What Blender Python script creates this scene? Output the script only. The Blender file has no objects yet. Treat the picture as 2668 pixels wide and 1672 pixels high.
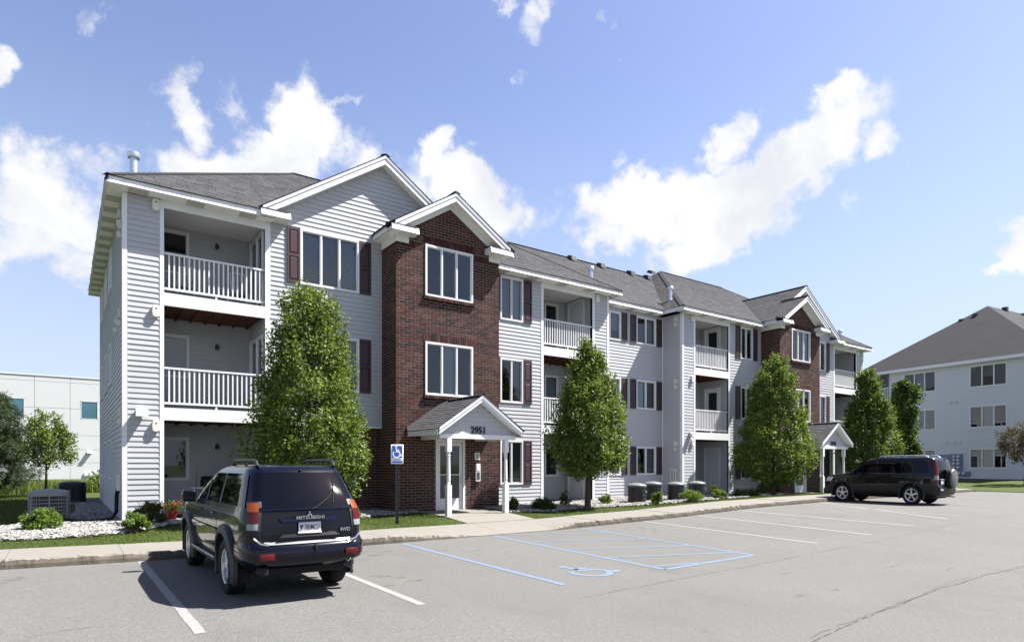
import bpy, bmesh, math, random
import numpy as np
from mathutils import Vector, Matrix, Euler

R = math.radians
random.seed(7)
rng = np.random.default_rng(11)
sc = bpy.context.scene
COL = sc.collection

# ------------------------------------------------------------------ camera, sky, sun, exposure
EYE = Vector((0.0, 0.0, 1.65))
HEAD = R(54.3)                                   # heading measured from the facade direction (+X)
VX, VY = math.cos(HEAD), math.sin(HEAD)
FPX = 1626.0                                     # focal length in pixels of a 2668 px wide frame
cam_d = bpy.data.cameras.new('camera')
cam_d.sensor_width = 36.0
cam_d.lens = 36.0 * FPX / 2668.0
cam_d.shift_y = 372.0 / 2668.0
cam_d.clip_start = 0.1
cam_d.clip_end = 3000.0
cam = bpy.data.objects.new('camera', cam_d)
COL.objects.link(cam)
cam.location = EYE
cam.rotation_euler = (R(90), 0, HEAD - R(90))
sc.camera = cam

SUN = Vector((2.5, -1.08, 3.95)).normalized()
sun_d = bpy.data.lights.new('sun', 'SUN')
sun_d.energy = 5.0
sun_d.angle = R(0.53)
sun_d.color = (1.0, 0.955, 0.89)
sun = bpy.data.objects.new('sun', sun_d)
COL.objects.link(sun)
sun.location = (30, -20, 60)
sun.rotation_euler = SUN.to_track_quat('Z', 'Y').to_euler()

sc.view_settings.view_transform = 'Standard'
sc.view_settings.look = 'None'
sc.view_settings.exposure = 1.8
sc.view_settings.gamma = 1.0
sc.view_settings.use_curve_mapping = False

world = bpy.data.worlds.new('World')
sc.world = world
world.use_nodes = True
nt = world.node_tree
nt.nodes.clear()


def nd(tree, typ, **kw):
    n = tree.nodes.new(typ)
    for k, v in kw.items():
        if k == 'ins':
            for i, val in v.items():
                n.inputs[i].default_value = val
        else:
            setattr(n, k, v)
    return n


def pix_dir(px, py):
    """direction of a sky point seen at pixel (px, py) of the 2668 px photograph"""
    u, w = (px - 1334.0) / FPX, (1208.0 - py) / FPX
    return Vector((VX + u * VY, VY - u * VX, w)).normalized()


def build_sky():
    L = nt.links.new
    out = nd(nt, 'ShaderNodeOutputWorld')
    bg = nd(nt, 'ShaderNodeBackground')
    sky = nd(nt, 'ShaderNodeTexSky', sky_type='NISHITA', sun_disc=False)
    sky.sun_elevation = math.asin(SUN.z)
    sky.sun_rotation = math.atan2(SUN.x, SUN.y)
    sky.altitude = 200
    sky.air_density = 1.0
    sky.dust_density = 0.6
    sky.ozone_density = 2.4
    tint = nd(nt, 'ShaderNodeMix', data_type='RGBA', blend_type='MULTIPLY')
    tint.inputs[0].default_value = 1.0
    L(sky.outputs[0], tint.inputs[6])
    tint.inputs[7].default_value = (1.13, .965, 1.0, 1)
    co = nd(nt, 'ShaderNodeTexCoord')
    n1 = nd(nt, 'ShaderNodeTexNoise')
    n1.inputs['Scale'].default_value = 7.0
    n1.inputs['Detail'].default_value = 6.0
    n1.inputs['Roughness'].default_value = 0.62
    L(co.outputs['Generated'], n1.inputs['Vector'])
    sub = nd(nt, 'ShaderNodeVectorMath', operation='SUBTRACT')
    L(n1.outputs['Color'], sub.inputs[0])
    sub.inputs[1].default_value = (0.5, 0.5, 0.5)
    scl = nd(nt, 'ShaderNodeVectorMath', operation='SCALE')
    scl.inputs['Scale'].default_value = 0.17
    L(sub.outputs[0], scl.inputs[0])
    wv = nd(nt, 'ShaderNodeVectorMath', operation='ADD')
    L(co.outputs['Generated'], wv.inputs[0])
    L(scl.outputs[0], wv.inputs[1])
    # clouds: pixel centre, half axes in pixels, tilt (deg, counter-clockwise), weight
    blobs = [(620, 440, 230, 120, 10, 1.0), (800, 330, 110, 150, -12, 1.05), (470, 290, 75, 125, 0, .75), (520, 430, 170, 90, 0, .9),
             (600, 260, 60, 60, 0, .45), (895, 262, 60, 30, 25, .45), (700, 380, 130, 100, 0, .9),
             (90, 540, 200, 125, -12, .80), (60, 640, 190, 80, 0, .65), (190, 690, 150, 75, -15, .7), (280, 480, 110, 55, 15, .5), (10, 175, 55, 60, 0, .8),
             (1240, 540, 165, 100, -22, 1.15), (1135, 400, 65, 70, 0, 1.05), (1300, 560, 110, 60, 0, .95), (965, 420, 60, 35, 0, .5),
             (1010, 470, 170, 110, 0, .75),
             (1700, 520, 250, 110, 12, 1.25), (2060, 415, 255, 98, 27, 1.08), (1880, 600, 210, 75, 20, 1.15), (1885, 490, 190, 90, 25, 1.2), (1590, 620, 105, 60, 0, .9),
             (1905, 330, 60, 85, -15, .75), (2300, 380, 90, 55, 30, .95), (2180, 280, 80, 60, 0, .9), (1500, 530, 60, 80, 0, .8),
             (1420, 50, 60, 95, -18, .62), (1325, 8, 42, 42, 0, .6), (1385, 218, 40, 24, 20, .32), (1578, 62, 30, 30, 0, .33),
             (2640, 650, 75, 70, 40, 1.0), (2610, 690, 60, 35, 20, .9), (2210, 520, 35, 40, 30, .35),
             (250, 40, 40, 70, -30, .25), (1590, 395, 40, 40, 30, .35)]
    dens = None

    def add_blob(c, ax, bx, ra, rb, wgt):
        nonlocal dens
        m = Matrix((ax, bx, c)).transposed()
        mp = nd(nt, 'ShaderNodeMapping', vector_type='TEXTURE')
        mp.inputs['Location'].default_value = c
        mp.inputs['Rotation'].default_value = m.to_euler()
        mp.inputs['Scale'].default_value = (ra, rb, max(ra, rb) * 1.5)
        L(wv.outputs[0], mp.inputs['Vector'])
        ln = nd(nt, 'ShaderNodeVectorMath', operation='LENGTH')
        L(mp.outputs[0], ln.inputs[0])
        mr = nd(nt, 'ShaderNodeMapRange', interpolation_type='SMOOTHSTEP')
        mr.inputs['From Min'].default_value = 1.35
        mr.inputs['From Max'].default_value = 0.25
        mr.inputs['To Max'].default_value = wgt
        L(ln.outputs['Value'], mr.inputs['Value'])
        if dens is None:
            dens = mr.outputs[0]
        else:
            mx = nd(nt, 'ShaderNodeMath', operation='MAXIMUM')
            L(dens, mx.inputs[0])
            L(mr.outputs[0], mx.inputs[1])
            dens = mx.outputs[0]

    for (px, py, rx, ry, tilt, wgt) in blobs:
        c = pix_dir(px, py)
        k = math.sqrt(1 + ((px - 1334) / FPX) ** 2 + ((1208 - py) / FPX) ** 2)
        t = R(tilt)
        e1 = pix_dir(px + 40 * math.cos(t), py - 40 * math.sin(t)) - c
        e2 = pix_dir(px - 40 * math.sin(t), py - 40 * math.cos(t)) - c
        ra, rb = e1.length / 40 * rx, e2.length / 40 * ry
        a = (e1 - c * e1.dot(c)).normalized()
        b = c.cross(a).normalized()
        add_blob(c, a, b, ra, rb, wgt)
    # the same kind of fair-weather clouds all round the rest of the sky
    r2 = random.Random(3)
    for k in range(14):
        az = R(54 + 62 + r2.uniform(0, 236)) if k else R(160)
        el = R(r2.uniform(9, 40))
        c = Vector((math.cos(az) * math.cos(el), math.sin(az) * math.cos(el), math.sin(el)))
        a = Vector((-math.sin(az), math.cos(az), 0))
        b = c.cross(a)
        s = r2.uniform(.07, .17)
        add_blob(c, a, b, s * r2.uniform(1.3, 2.2), s * .75, r2.uniform(.8, 1.15))
    n2 = nd(nt, 'ShaderNodeTexNoise')
    n2.inputs['Scale'].default_value = 16.0
    n2.inputs['Detail'].default_value = 9.0
    n2.inputs['Roughness'].default_value = 0.63
    n2.inputs['Distortion'].default_value = 0.4
    L(co.outputs['Generated'], n2.inputs['Vector'])
    f = nd(nt, 'ShaderNodeMath', operation='MULTIPLY_ADD')
    L(n2.outputs['Fac'], f.inputs[0])
    f.inputs[1].default_value = 1.5
    f.inputs[2].default_value = -0.78
    tot = nd(nt, 'ShaderNodeMath', operation='ADD')
    L(dens, tot.inputs[0])
    L(f.outputs[0], tot.inputs[1])
    gate = nd(nt, 'ShaderNodeMapRange', interpolation_type='SMOOTHSTEP')
    gate.inputs['From Min'].default_value = 0.0
    gate.inputs['From Max'].default_value = 0.22
    L(dens, gate.inputs['Value'])
    al = nd(nt, 'ShaderNodeMapRange', interpolation_type='SMOOTHSTEP')
    al.inputs['From Min'].default_value = 0.12
    al.inputs['From Max'].default_value = 0.78
    L(tot.outputs[0], al.inputs['Value'])
    am = nd(nt, 'ShaderNodeMath', operation='MULTIPLY')
    L(al.outputs[0], am.inputs[0])
    L(gate.outputs[0], am.inputs[1])
    n3 = nd(nt, 'ShaderNodeTexNoise')
    n3.inputs['Scale'].default_value = 9.0
    n3.inputs['Detail'].default_value = 5.0
    L(wv.outputs[0], n3.inputs['Vector'])
    cc = nd(nt, 'ShaderNodeValToRGB')
    cc.color_ramp.elements[0].position = 0.30
    cc.color_ramp.elements[0].color = (3.75, 3.85, 4.15, 1)
    cc.color_ramp.elements[1].position = 0.56
    cc.color_ramp.elements[1].color = (4.6, 4.6, 4.6, 1)
    L(n3.outputs['Fac'], cc.inputs['Fac'])
    # pale band of summer haze towards the horizon
    sep = nd(nt, 'ShaderNodeSeparateXYZ')
    L(co.outputs['Generated'], sep.inputs[0])
    hz = nd(nt, 'ShaderNodeMapRange', interpolation_type='SMOOTHSTEP')
    hz.inputs['From Min'].default_value = 0.56
    hz.inputs['From Max'].default_value = -0.02
    hz.inputs['To Max'].default_value = 0.85
    L(sep.outputs['Z'], hz.inputs['Value'])
    hm = nd(nt, 'ShaderNodeMix', data_type='RGBA')
    L(hz.outputs[0], hm.inputs[0])
    L(tint.outputs[2], hm.inputs[6])
    hm.inputs[7].default_value = (2.8, 3.33, 4.0, 1)
    mix = nd(nt, 'ShaderNodeMix', data_type='RGBA')
    L(am.outputs[0], mix.inputs[0])
    L(hm.outputs[2], mix.inputs[6])
    L(cc.outputs['Color'], mix.inputs[7])
    L(mix.outputs[2], bg.inputs['Color'])
    bg.inputs['Strength'].default_value = 0.064
    L(bg.outputs[0], out.inputs['Surface'])


build_sky()

# ------------------------------------------------------------------ materials
MATS = {}


def mat(name, col, rough=.6, spec=.5, metal=0., coat=0., noise=None, bump=None, trans=0.):
    """noise: (scale, amount, second colour), bump: (scale, strength, distance)"""
    m = bpy.data.materials.new(name)
    m.use_nodes = True
    t = m.node_tree
    b = t.nodes['Principled BSDF']
    b.inputs['Base Color'].default_value = (*col, 1)
    b.inputs['Roughness'].default_value = rough
    b.inputs['Specular IOR Level'].default_value = spec
    b.inputs['Metallic'].default_value = metal
    b.inputs['Coat Weight'].default_value = coat
    b.inputs['Coat Roughness'].default_value = .03
    co = None
    if noise or bump:
        co = nd(t, 'ShaderNodeTexCoord')
    if noise:
        n = nd(t, 'ShaderNodeTexNoise')
        n.inputs['Scale'].default_value = noise[0]
        n.inputs['Detail'].default_value = 5
        t.links.new(co.outputs['Object'], n.inputs['Vector'])
        r = nd(t, 'ShaderNodeMapRange')
        r.inputs['From Min'].default_value = .32
        r.inputs['From Max'].default_value = .68
        r.inputs['To Max'].default_value = noise[1]
        t.links.new(n.outputs['Fac'], r.inputs['Value'])
        mx = nd(t, 'ShaderNodeMix', data_type='RGBA')
        t.links.new(r.outputs[0], mx.inputs[0])
        mx.inputs[6].default_value = (*col, 1)
        mx.inputs[7].default_value = (*noise[2], 1)
        t.links.new(mx.outputs[2], b.inputs['Base Color'])
    if bump:
        n = nd(t, 'ShaderNodeTexNoise')
        n.inputs['Scale'].default_value = bump[0]
        n.inputs['Detail'].default_value = 4
        t.links.new(co.outputs['Object'], n.inputs['Vector'])
        bp = nd(t, 'ShaderNodeBump')
        bp.inputs['Strength'].default_value = bump[1]
        bp.inputs['Distance'].default_value = bump[2]
        t.links.new(n.outputs['Fac'], bp.inputs['Height'])
        t.links.new(bp.outputs[0], b.inputs['Normal'])
    MATS[name] = m
    return m


mat('siding', (.39, .397, .418), .55, .35, noise=(1.1, .6, (.35, .357, .376)))
mat('trim', (.64, .645, .66), .5, .4, noise=(2.0, .3, (.59, .595, .61)))
mat('soffit', (.80, .785, .77), .6, .3)
mat('soffit_vent', (.52, .505, .48), .8, .2, noise=(140, .6, (.36, .35, .31)))
mat('wall', (.40, .41, .45), .7, .2)
mat('mortar', (.205, .168, .142), .9, .1, noise=(3, .8, (.155, .13, .112)), bump=(90, .4, .01))
for i, c in enumerate([(.060, .023, .020), (.050, .019, .017), (.072, .028, .024), (.038, .017, .016), (.021, .015, .016), (.084, .038, .031)]):
    mat('brick_%d' % i, c, .85, .2, noise=(38, .7, tuple(v * .62 for v in c)), bump=(120, .35, .01))
for i, c in enumerate([(.064, .065, .070), (.073, .073, .077), (.056, .057, .062), (.080, .079, .080)]):
    mat('shingle_%d' % i, c, .95, .1, noise=(60, .6, tuple(v * .75 for v in c)), bump=(300, .3, .006))
mat('roof_felt', (.06, .06, .06), .95, .1)
mat('shutter', (.040, .021, .027), .5, .4)
mat('deck_wood', (.11, .05, .028), .8, .2, noise=(9, .7, (.06, .03, .02)))
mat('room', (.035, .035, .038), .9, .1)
mat('blind', (.50, .52, .55), .7, .2)
mat('blind_dim', (.24, .25, .28), .7, .2)
mat('door', (.52, .53, .56), .5, .4)
mat('galv', (.62, .66, .72), .32, .5, metal=.85, noise=(12, .5, (.5, .54, .6)))
mat('black_metal', (.012, .013, .014), .45, .5)
mat('vent_box', (.60, .585, .53), .55, .4)
mat('light_grey', (.58, .59, .60), .5, .4)
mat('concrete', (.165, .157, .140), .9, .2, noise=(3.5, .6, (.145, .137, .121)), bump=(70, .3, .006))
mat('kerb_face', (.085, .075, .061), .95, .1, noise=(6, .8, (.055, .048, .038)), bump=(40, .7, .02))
mat('concrete_old', (.17, .162, .145), .9, .2, noise=(5, .6, (.13, .123, .108)), bump=(50, .4, .01))
mat('stone_0', (.265, .262, .255), .8, .2, noise=(40, .4, (.18, .177, .17)))
mat('stone_1', (.215, .212, .203), .8, .2, noise=(40, .4, (.14, .136, .128)))
mat('stone_2', (.125, .121, .112), .8, .2, noise=(40, .4, (.09, .087, .08)))
mat('bed_soil', (.10, .096, .088), .95, .1, noise=(25, .8, (.05, .047, .042)), bump=(50, .8, .02))
mat('white_paint', (.215, .215, .21), .7, .3, noise=(16, .7, (.165, .163, .158)))
mat('blue_paint', (.105, .155, .225), .7, .3, noise=(16, .7, (.115, .145, .185)))
mat('bark', (.075, .06, .048), .9, .1, noise=(14, .7, (.04, .033, .028)), bump=(30, .8, .02))
mat('rubber', (.012, .012, .013), .8, .25)
mat('plastic_dark', (.016, .017, .020), .5, .4)
mat('alloy', (.55, .56, .58), .3, .5, metal=.8)
mat('chrome', (.85, .86, .88), .12, .5, metal=1.0)
mat('badge', (.34, .35, .37), .4, .5, metal=.7)
mat('lamp_red', (.075, .002, .004), .3, .4)
mat('lamp_amber', (.17, .034, .003), .3, .4)
mat('lamp_clear', (.42, .44, .46), .15, .6, coat=.8)
mat('paint_blue', (.0012, .0016, .0062), .25, .08, coat=.9)
MATS['paint_blue'].node_tree.nodes['Principled BSDF'].inputs['Coat IOR'].default_value = 1.38
mat('paint_black', (.0022, .0024, .0036), .28, .10, coat=.8)
mat('cladding', (.0085, .0085, .009), .55, .4)
mat('car_glass', (.0012, .0015, .003), .02, .30)
mat('ac_light', (.175, .18, .19), .5, .4)
mat('ac_grey', (.125, .13, .138), .5, .4)
mat('spare_cover', (.085, .085, .088), .45, .4)
mat('pot_red', (.30, .022, .022), .5, .4)
mat('sign_blue', (.035, .085, .42), .4, .4)
mat('sign_white', (.80, .81, .83), .4, .4)
mat('tail_clear', (.20, .21, .22), .2, .5)
mat('plate_white', (.62, .63, .66), .4, .4)
mat('plate_blue', (.02, .03, .10), .4, .4)
mat('meter_grey', (.13, .17, .26), .5, .4)
mat('far_wall', (.50, .505, .52), .7, .2)
mat('teal_glass', (.05, .13, .17), .08, .7)
mat('number_black', (.006, .006, .010), .4, .4)
mat('flower_red', (.50, .02, .05), .6, .2)
mat('white_plastic', (.55, .56, .58), .4, .4)
for nm, c in [('leaf_0', (.064, .105, .017)), ('leaf_1', (.105, .155, .027)), ('leaf_2', (.034, .062, .012)), ('leaf_3', (.165, .212, .048)),
              ('lush_0', (.085, .145, .020)), ('lush_1', (.13, .19, .028)), ('lush_2', (.055, .10, .016)),
              ('dark_0', (.022, .042, .012)), ('dark_1', (.035, .055, .016)),
              ('pine_0', (.030, .050, .026)), ('pine_1', (.052, .075, .038)),
              ('plum_0', (.060, .040, .040)), ('plum_1', (.085, .062, .052)), ('rust_0', (.10, .060, .030)),
              ('blade_0', (.052, .080, .011)), ('blade_1', (.078, .108, .018)), ('blade_2', (.034, .056, .008)), ('weed_0', (.14, .18, .055))]:
    m = mat(nm, c, .50 if nm[:2] in ('le', 'lu', 'da') else .6, .25)
    t = m.node_tree
    b = t.nodes['Principled BSDF']
    tr = nd(t, 'ShaderNodeBsdfTranslucent')
    tr.inputs['Color'].default_value = (min(1, c[0] * 1.7), min(1, c[1] * 1.6), c[2] * .9, 1)
    ms = nd(t, 'ShaderNodeMixShader')
    ms.inputs[0].default_value = .30
    o = t.nodes['Material Output']
    t.links.new(b.outputs[0], ms.inputs[1])
    t.links.new(tr.outputs[0], ms.inputs[2])
    t.links.new(ms.outputs[0], o.inputs['Surface'])


def glass_mat(name, ior, tcol):
    m = bpy.data.materials.new(name)
    m.use_nodes = True
    t = m.node_tree
    t.nodes.remove(t.nodes['Principled BSDF'])
    fr = nd(t, 'ShaderNodeFresnel')
    fr.inputs['IOR'].default_value = ior
    tp = nd(t, 'ShaderNodeBsdfTransparent')
    tp.inputs['Color'].default_value = (*tcol, 1)
    gl = nd(t, 'ShaderNodeBsdfGlossy')
    gl.inputs['Roughness'].default_value = .012
    gl.inputs['Color'].default_value = (.92, .95, 1, 1)
    ms = nd(t, 'ShaderNodeMixShader')
    t.links.new(fr.outputs[0], ms.inputs[0])
    t.links.new(tp.outputs[0], ms.inputs[1])
    t.links.new(gl.outputs[0], ms.inputs[2])
    t.links.new(ms.outputs[0], t.nodes['Material Output'].inputs['Surface'])
    MATS[name] = m


glass_mat('glass', 1.72, (.62, .70, .74))


def ground_mat(name, layers, base, rough=.95, bump=None, voro=None):
    """layers: (noise scale, low, high, colour, amount) mixed over the base colour"""
    m = bpy.data.materials.new(name)
    m.use_nodes = True
    t = m.node_tree
    b = t.nodes['Principled BSDF']
    b.inputs['Roughness'].default_value = rough
    b.inputs['Specular IOR Level'].default_value = .2
    co = nd(t, 'ShaderNodeTexCoord')
    cur = None
    for (s, lo, hi, c, amt, st) in layers:
        mp = nd(t, 'ShaderNodeMapping')
        mp.inputs['Scale'].default_value = st
        t.links.new(co.outputs['Object'], mp.inputs['Vector'])
        n = nd(t, 'ShaderNodeTexNoise')
        n.inputs['Scale'].default_value = s
        n.inputs['Detail'].default_value = 6
        n.inputs['Roughness'].default_value = .6
        t.links.new(mp.outputs[0], n.inputs['Vector'])
        r = nd(t, 'ShaderNodeMapRange')
        r.inputs['From Min'].default_value = lo
        r.inputs['From Max'].default_value = hi
        r.inputs['To Max'].default_value = amt
        t.links.new(n.outputs['Fac'], r.inputs['Value'])
        mx = nd(t, 'ShaderNodeMix', data_type='RGBA')
        t.links.new(r.outputs[0], mx.inputs[0])
        if cur is None:
            mx.inputs[6].default_value = (*base, 1)
        else:
            t.links.new(cur, mx.inputs[6])
        mx.inputs[7].default_value = (*c, 1)
        cur = mx.outputs[2]
    t.links.new(cur, b.inputs['Base Color'])
    if bump:
        n = nd(t, 'ShaderNodeTexNoise')
        n.inputs['Scale'].default_value = bump[0]
        n.inputs['Detail'].default_value = 3
        t.links.new(co.outputs['Object'], n.inputs['Vector'])
        bp = nd(t, 'ShaderNodeBump')
        bp.inputs['Strength'].default_value = bump[1]
        bp.inputs['Distance'].default_value = bump[2]
        t.links.new(n.outputs['Fac'], bp.inputs['Height'])
        t.links.new(bp.outputs[0], b.inputs['Normal'])
    MATS[name] = m


I1 = (1, 1, 1)
ground_mat('asphalt', [(.35, .35, .7, (.100, .102, .0985), .85, I1), (1.1, .54, .72, (.088, .087, .084), .8, (1, .45, 1)), (24, .44, .62, (.092, .089, .085), .75, I1), (70, .50, .66, (.062, .060, .057), .95, I1),
                       (95, .58, .68, (.26, .25, .235), .95, I1), (3.2, .64, .76, (.078, .075, .072), .55, (1, .5, 1))], (.120, .1215, .1175), .9, (110, .55, .012))
ground_mat('lawn', [(.6, .35, .65, (.060, .082, .018), .8, I1), (5, .45, .7, (.078, .105, .02), .7, I1), (60, .45, .65, (.024, .04, .008), .7, I1)],
           (.047, .067, .014), .95, (70, .9, .04))
ground_mat('ground', [(.05, .35, .65, (.075, .088, .042), .8, I1)], (.058, .072, .030))


# ------------------------------------------------------------------ mesh helpers
class MB:
    def __init__(s):
        s.v, s.f, s.m = [], [], []

    def quad(s, a, b, c, d, m=0):
        n = len(s.v)
        s.v += [tuple(a), tuple(b), tuple(c), tuple(d)]
        s.f.append((n, n + 1, n + 2, n + 3))
        s.m.append(m)

    def poly(s, pts, m=0):
        n = len(s.v)
        s.v += [tuple(p) for p in pts]
        s.f.append(tuple(range(n, n + len(pts))))
        s.m.append(m)

    def hexa(s, p, m=0, skip=()):
        """eight corners: 0-3 bottom loop, 4-7 top loop"""
        n = len(s.v)
        s.v += [tuple(q) for q in p]
        for i, f in enumerate([(0, 3, 2, 1), (4, 5, 6, 7), (0, 1, 5, 4), (1, 2, 6, 5), (2, 3, 7, 6), (3, 0, 4, 7)]):
            if i in skip:
                continue
            s.f.append(tuple(n + k for k in f))
            s.m.append(m)

    def box(s, x0, x1, y0, y1, z0, z1, m=0):
        s.hexa([(x0, y0, z0), (x1, y0, z0), (x1, y1, z0), (x0, y1, z0), (x0, y0, z1), (x1, y0, z1), (x1, y1, z1), (x0, y1, z1)], m)

    def wbox(s, W, a0, a1, d0, d1, z0, z1, m=0, skip=()):
        P = W.P
        s.hexa([P(a0, d1, z0), P(a1, d1, z0), P(a1, d0, z0), P(a0, d0, z0), P(a0, d1, z1), P(a1, d1, z1), P(a1, d0, z1), P(a0, d0, z1)], m, skip)

    def tube(s, pts, rad, n=8, m=0, cap=True):
        """a bent round bar through pts; rad is a number or a list"""
        pts = [Vector(p) for p in pts]
        rads = rad if isinstance(rad, (list, tuple)) else [rad] * len(pts)
        base = len(s.v)
        ref = Vector((.123, .456, .88)).normalized()
        for i, p in enumerate(pts):
            d = (pts[min(i + 1, len(pts) - 1)] - pts[max(i - 1, 0)]).normalized()
            e = d.cross(ref)
            if e.length < .05:
                e = d.cross(Vector((1, 0, 0)))
            e.normalize()
            g_ = d.cross(e)
            for k in range(n):
                t = 2 * math.pi * k / n
                s.v.append(tuple(p + (e * math.cos(t) + g_ * math.sin(t)) * rads[i]))
        for i in range(len(pts) - 1):
            for k in range(n):
                a, b = base + i * n + k, base + i * n + (k + 1) % n
                s.f.append((a, b, b + n, a + n))
                s.m.append(m)
        if cap:
            s.f.append(tuple(base + k for k in range(n))[::-1])
            s.m.append(m)
            e = base + (len(pts) - 1) * n
            s.f.append(tuple(e + k for k in range(n)))
            s.m.append(m)

    def lathe(s, prof, c=(0, 0, 0), axis='z', n=20, m=0, mfun=None):
        """prof: (radius, height) pairs turned about an axis through c"""
        base = len(s.v)
        for (r, h) in prof:
            for k in range(n):
                t = 2 * math.pi * k / n
                x, y = r * math.cos(t), r * math.sin(t)
                q = (x, y, h) if axis == 'z' else ((h, x, y) if axis == 'x' else (x, h, y))
                s.v.append((c[0] + q[0], c[1] + q[1], c[2] + q[2]))
        for i in range(len(prof) - 1):
            for k in range(n):
                a, b = base + i * n + k, base + i * n + (k + 1) % n
                s.f.append((a, b, b + n, a + n))
                s.m.append(mfun(i) if mfun else m)

    def grid(s, fn, nu, nv, m=0):
        base = len(s.v)
        for j in range(nv + 1):
            for i in range(nu + 1):
                s.v.append(tuple(fn(i / nu, j / nv)))
        for j in range(nv):
            for i in range(nu):
                a = base + j * (nu + 1) + i
                s.f.append((a, a + 1, a + nu + 2, a + nu + 1))
                s.m.append(m)

    def mesh(s, name, mats, smooth=None):
        me = bpy.data.meshes.new(name)
        me.from_pydata(s.v, [], s.f)
        for k in mats:
            me.materials.append(MATS[k])
        if len(mats) > 1:
            me.polygons.foreach_set('material_index', s.m)
        if smooth is not None:
            me.polygons.foreach_set('use_smooth', [True] * len(me.polygons))
            me.set_sharp_from_angle(angle=R(smooth))
        me.update()
        return me

    def build(s, name, mats, parent=None, smooth=None, kind=None):
        return link(name, s.mesh(name, mats if isinstance(mats, (list, tuple)) else [mats], smooth), parent, kind)


def link(name, me, parent=None, kind=None):
    o = bpy.data.objects.new(name, me)
    COL.objects.link(o)
    if parent is not None:
        o.parent = parent
        o.matrix_parent_inverse = WORLD_INV.get(parent.name, Matrix())
    if kind:
        o['kind'] = kind
    return o


WORLD_INV = {}        # for parts drawn in world coordinates: inverse of the parent's placement


def tag(o, label, cat, group=None):
    o['label'] = label
    o['category'] = cat
    if group:
        o['group'] = group
    return o


def thing(name, label, cat, loc=(0, 0, 0), rz=0, group=None, world_parts=False):
    o = bpy.data.objects.new(name, None)
    o.empty_display_size = .2
    COL.objects.link(o)
    o.location = loc
    o.rotation_euler = (0, 0, rz)
    if world_parts:
        WORLD_INV[o.name] = (Matrix.Translation(loc) @ Matrix.Rotation(rz, 4, 'Z')).inverted()
    return tag(o, label, cat, group)


def np_mesh(name, verts, k, matidx, mats):
    """verts: (n*k, 3) array of separate k-gons"""
    n = len(verts) // k
    me = bpy.data.meshes.new(name)
    me.vertices.add(n * k)
    me.vertices.foreach_set('co', np.ascontiguousarray(verts, dtype=np.float32).ravel())
    me.loops.add(n * k)
    me.loops.foreach_set('vertex_index', np.arange(n * k, dtype=np.int32))
    me.polygons.add(n)
    me.polygons.foreach_set('loop_start', np.arange(0, n * k, k, dtype=np.int32))
    for q in mats:
        me.materials.append(MATS[q])
    me.polygons.foreach_set('material_index', np.asarray(matidx, dtype=np.int32))
    me.update(calc_edges=True)
    return me


def text_mesh(body, size, ext, bold=0.0, align='CENTER'):
    c = bpy.data.curves.new('lettering', 'FONT')
    c.body = body
    c.size = size
    c.extrude = ext
    c.offset = bold
    c.align_x = align
    c.resolution_u = 3
    o = bpy.data.objects.new('lettering', c)
    COL.objects.link(o)
    dg = bpy.context.evaluated_depsgraph_get()
    me = bpy.data.meshes.new_from_object(o.evaluated_get(dg))
    bpy.data.objects.remove(o)
    bpy.data.curves.remove(c)
    return me


def placed_text(name, me, matname, M, parent):
    me = me.copy()
    me.transform(M)
    me.materials.clear()
    me.materials.append(MATS[matname])
    return link(name, me, parent)


TXT = {k: text_mesh(*v) for k, v in {
    '2951': ('2951', .255, .012, .006), '2941': ('2941', .255, .012, .006),
    'maker': ('MITSUBISHI', .056, .003, .0004), '4wd': ('4WD', .066, .003, .0004), 'plate': ('780MCU', .095, .001, .0004),
    'permit': ('PARKING', .052, .0006, .0006)}.items()}
for me_ in TXT.values():
    pass


class Wall:
    """local wall frame: a along the wall, d outwards, z up"""

    def __init__(s, O, A, N, mirror=False):
        s.O, s.A, s.N, s.mir = O, A, N, mirror

    def P(s, a, d, z):
        x = s.O[0] + s.A[0] * a + s.N[0] * d
        y = s.O[1] + s.A[1] * a + s.N[1] * d
        return (AXIS2 - x if s.mir else x, y, z)

    def flip(s):
        """True when a grows to the right hand of someone facing the wall"""
        return (s.A[0] * s.N[1] - s.A[1] * s.N[0] < 0) != s.mir


AXIS2 = 38.1          # twice the X of the building's symmetry axis


def WF(y, m=False):
    return Wall((0, y), (1, 0), (0, -1), m)


def WL(x, m=False):
    return Wall((x, 0), (0, 1), (-1, 0), m)


def WR(x, m=False):
    return Wall((x, 0), (0, 1), (1, 0), m)


def pix(p):
    dx, dy, dz = p[0], p[1], p[2] - EYE.z
    d = dx * VX + dy * VY
    if d < .2:
        return None
    return (1334 + FPX * (dx * VY - dy * VX) / d, 1208 - FPX * dz / d)


def seen_area(pts):
    q = [pix(p) for p in pts]
    if any(k is None for k in q):
        return 0
    cx, cy = sum(k[0] for k in q) / len(q), sum(k[1] for k in q) / len(q)
    if not (-40 < cx < 2708 and -40 < cy < 1712):
        return 0
    return abs(sum(q[i][0] * q[(i + 1) % len(q)][1] - q[(i + 1) % len(q)][0] * q[i][1] for i in range(len(q)))) / 2


def smooth01(t):
    t = np.clip(t, 0, 1)
    return t * t * (3 - 2 * t)


def lot_z(x):
    return np.interp(x, [-60, -8, -1, 1, 4, 10, 12.5, 14.5, 16.6, 18.6, 22.8, 90], [.15, .12, .08, .04, 0, 0, .05, .085, .15, .21, .25, .25])


def walk_z(x):
    return lot_z(x) + .15


def lawn_z(x, y):
    b = np.interp(x, [-60, 28, 34, 45, 90], [.25, .27, .35, .62, .7])
    t = smooth01((y - 13.4) / 2.2)
    return walk_z(x) * (1 - t) + b * t

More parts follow.
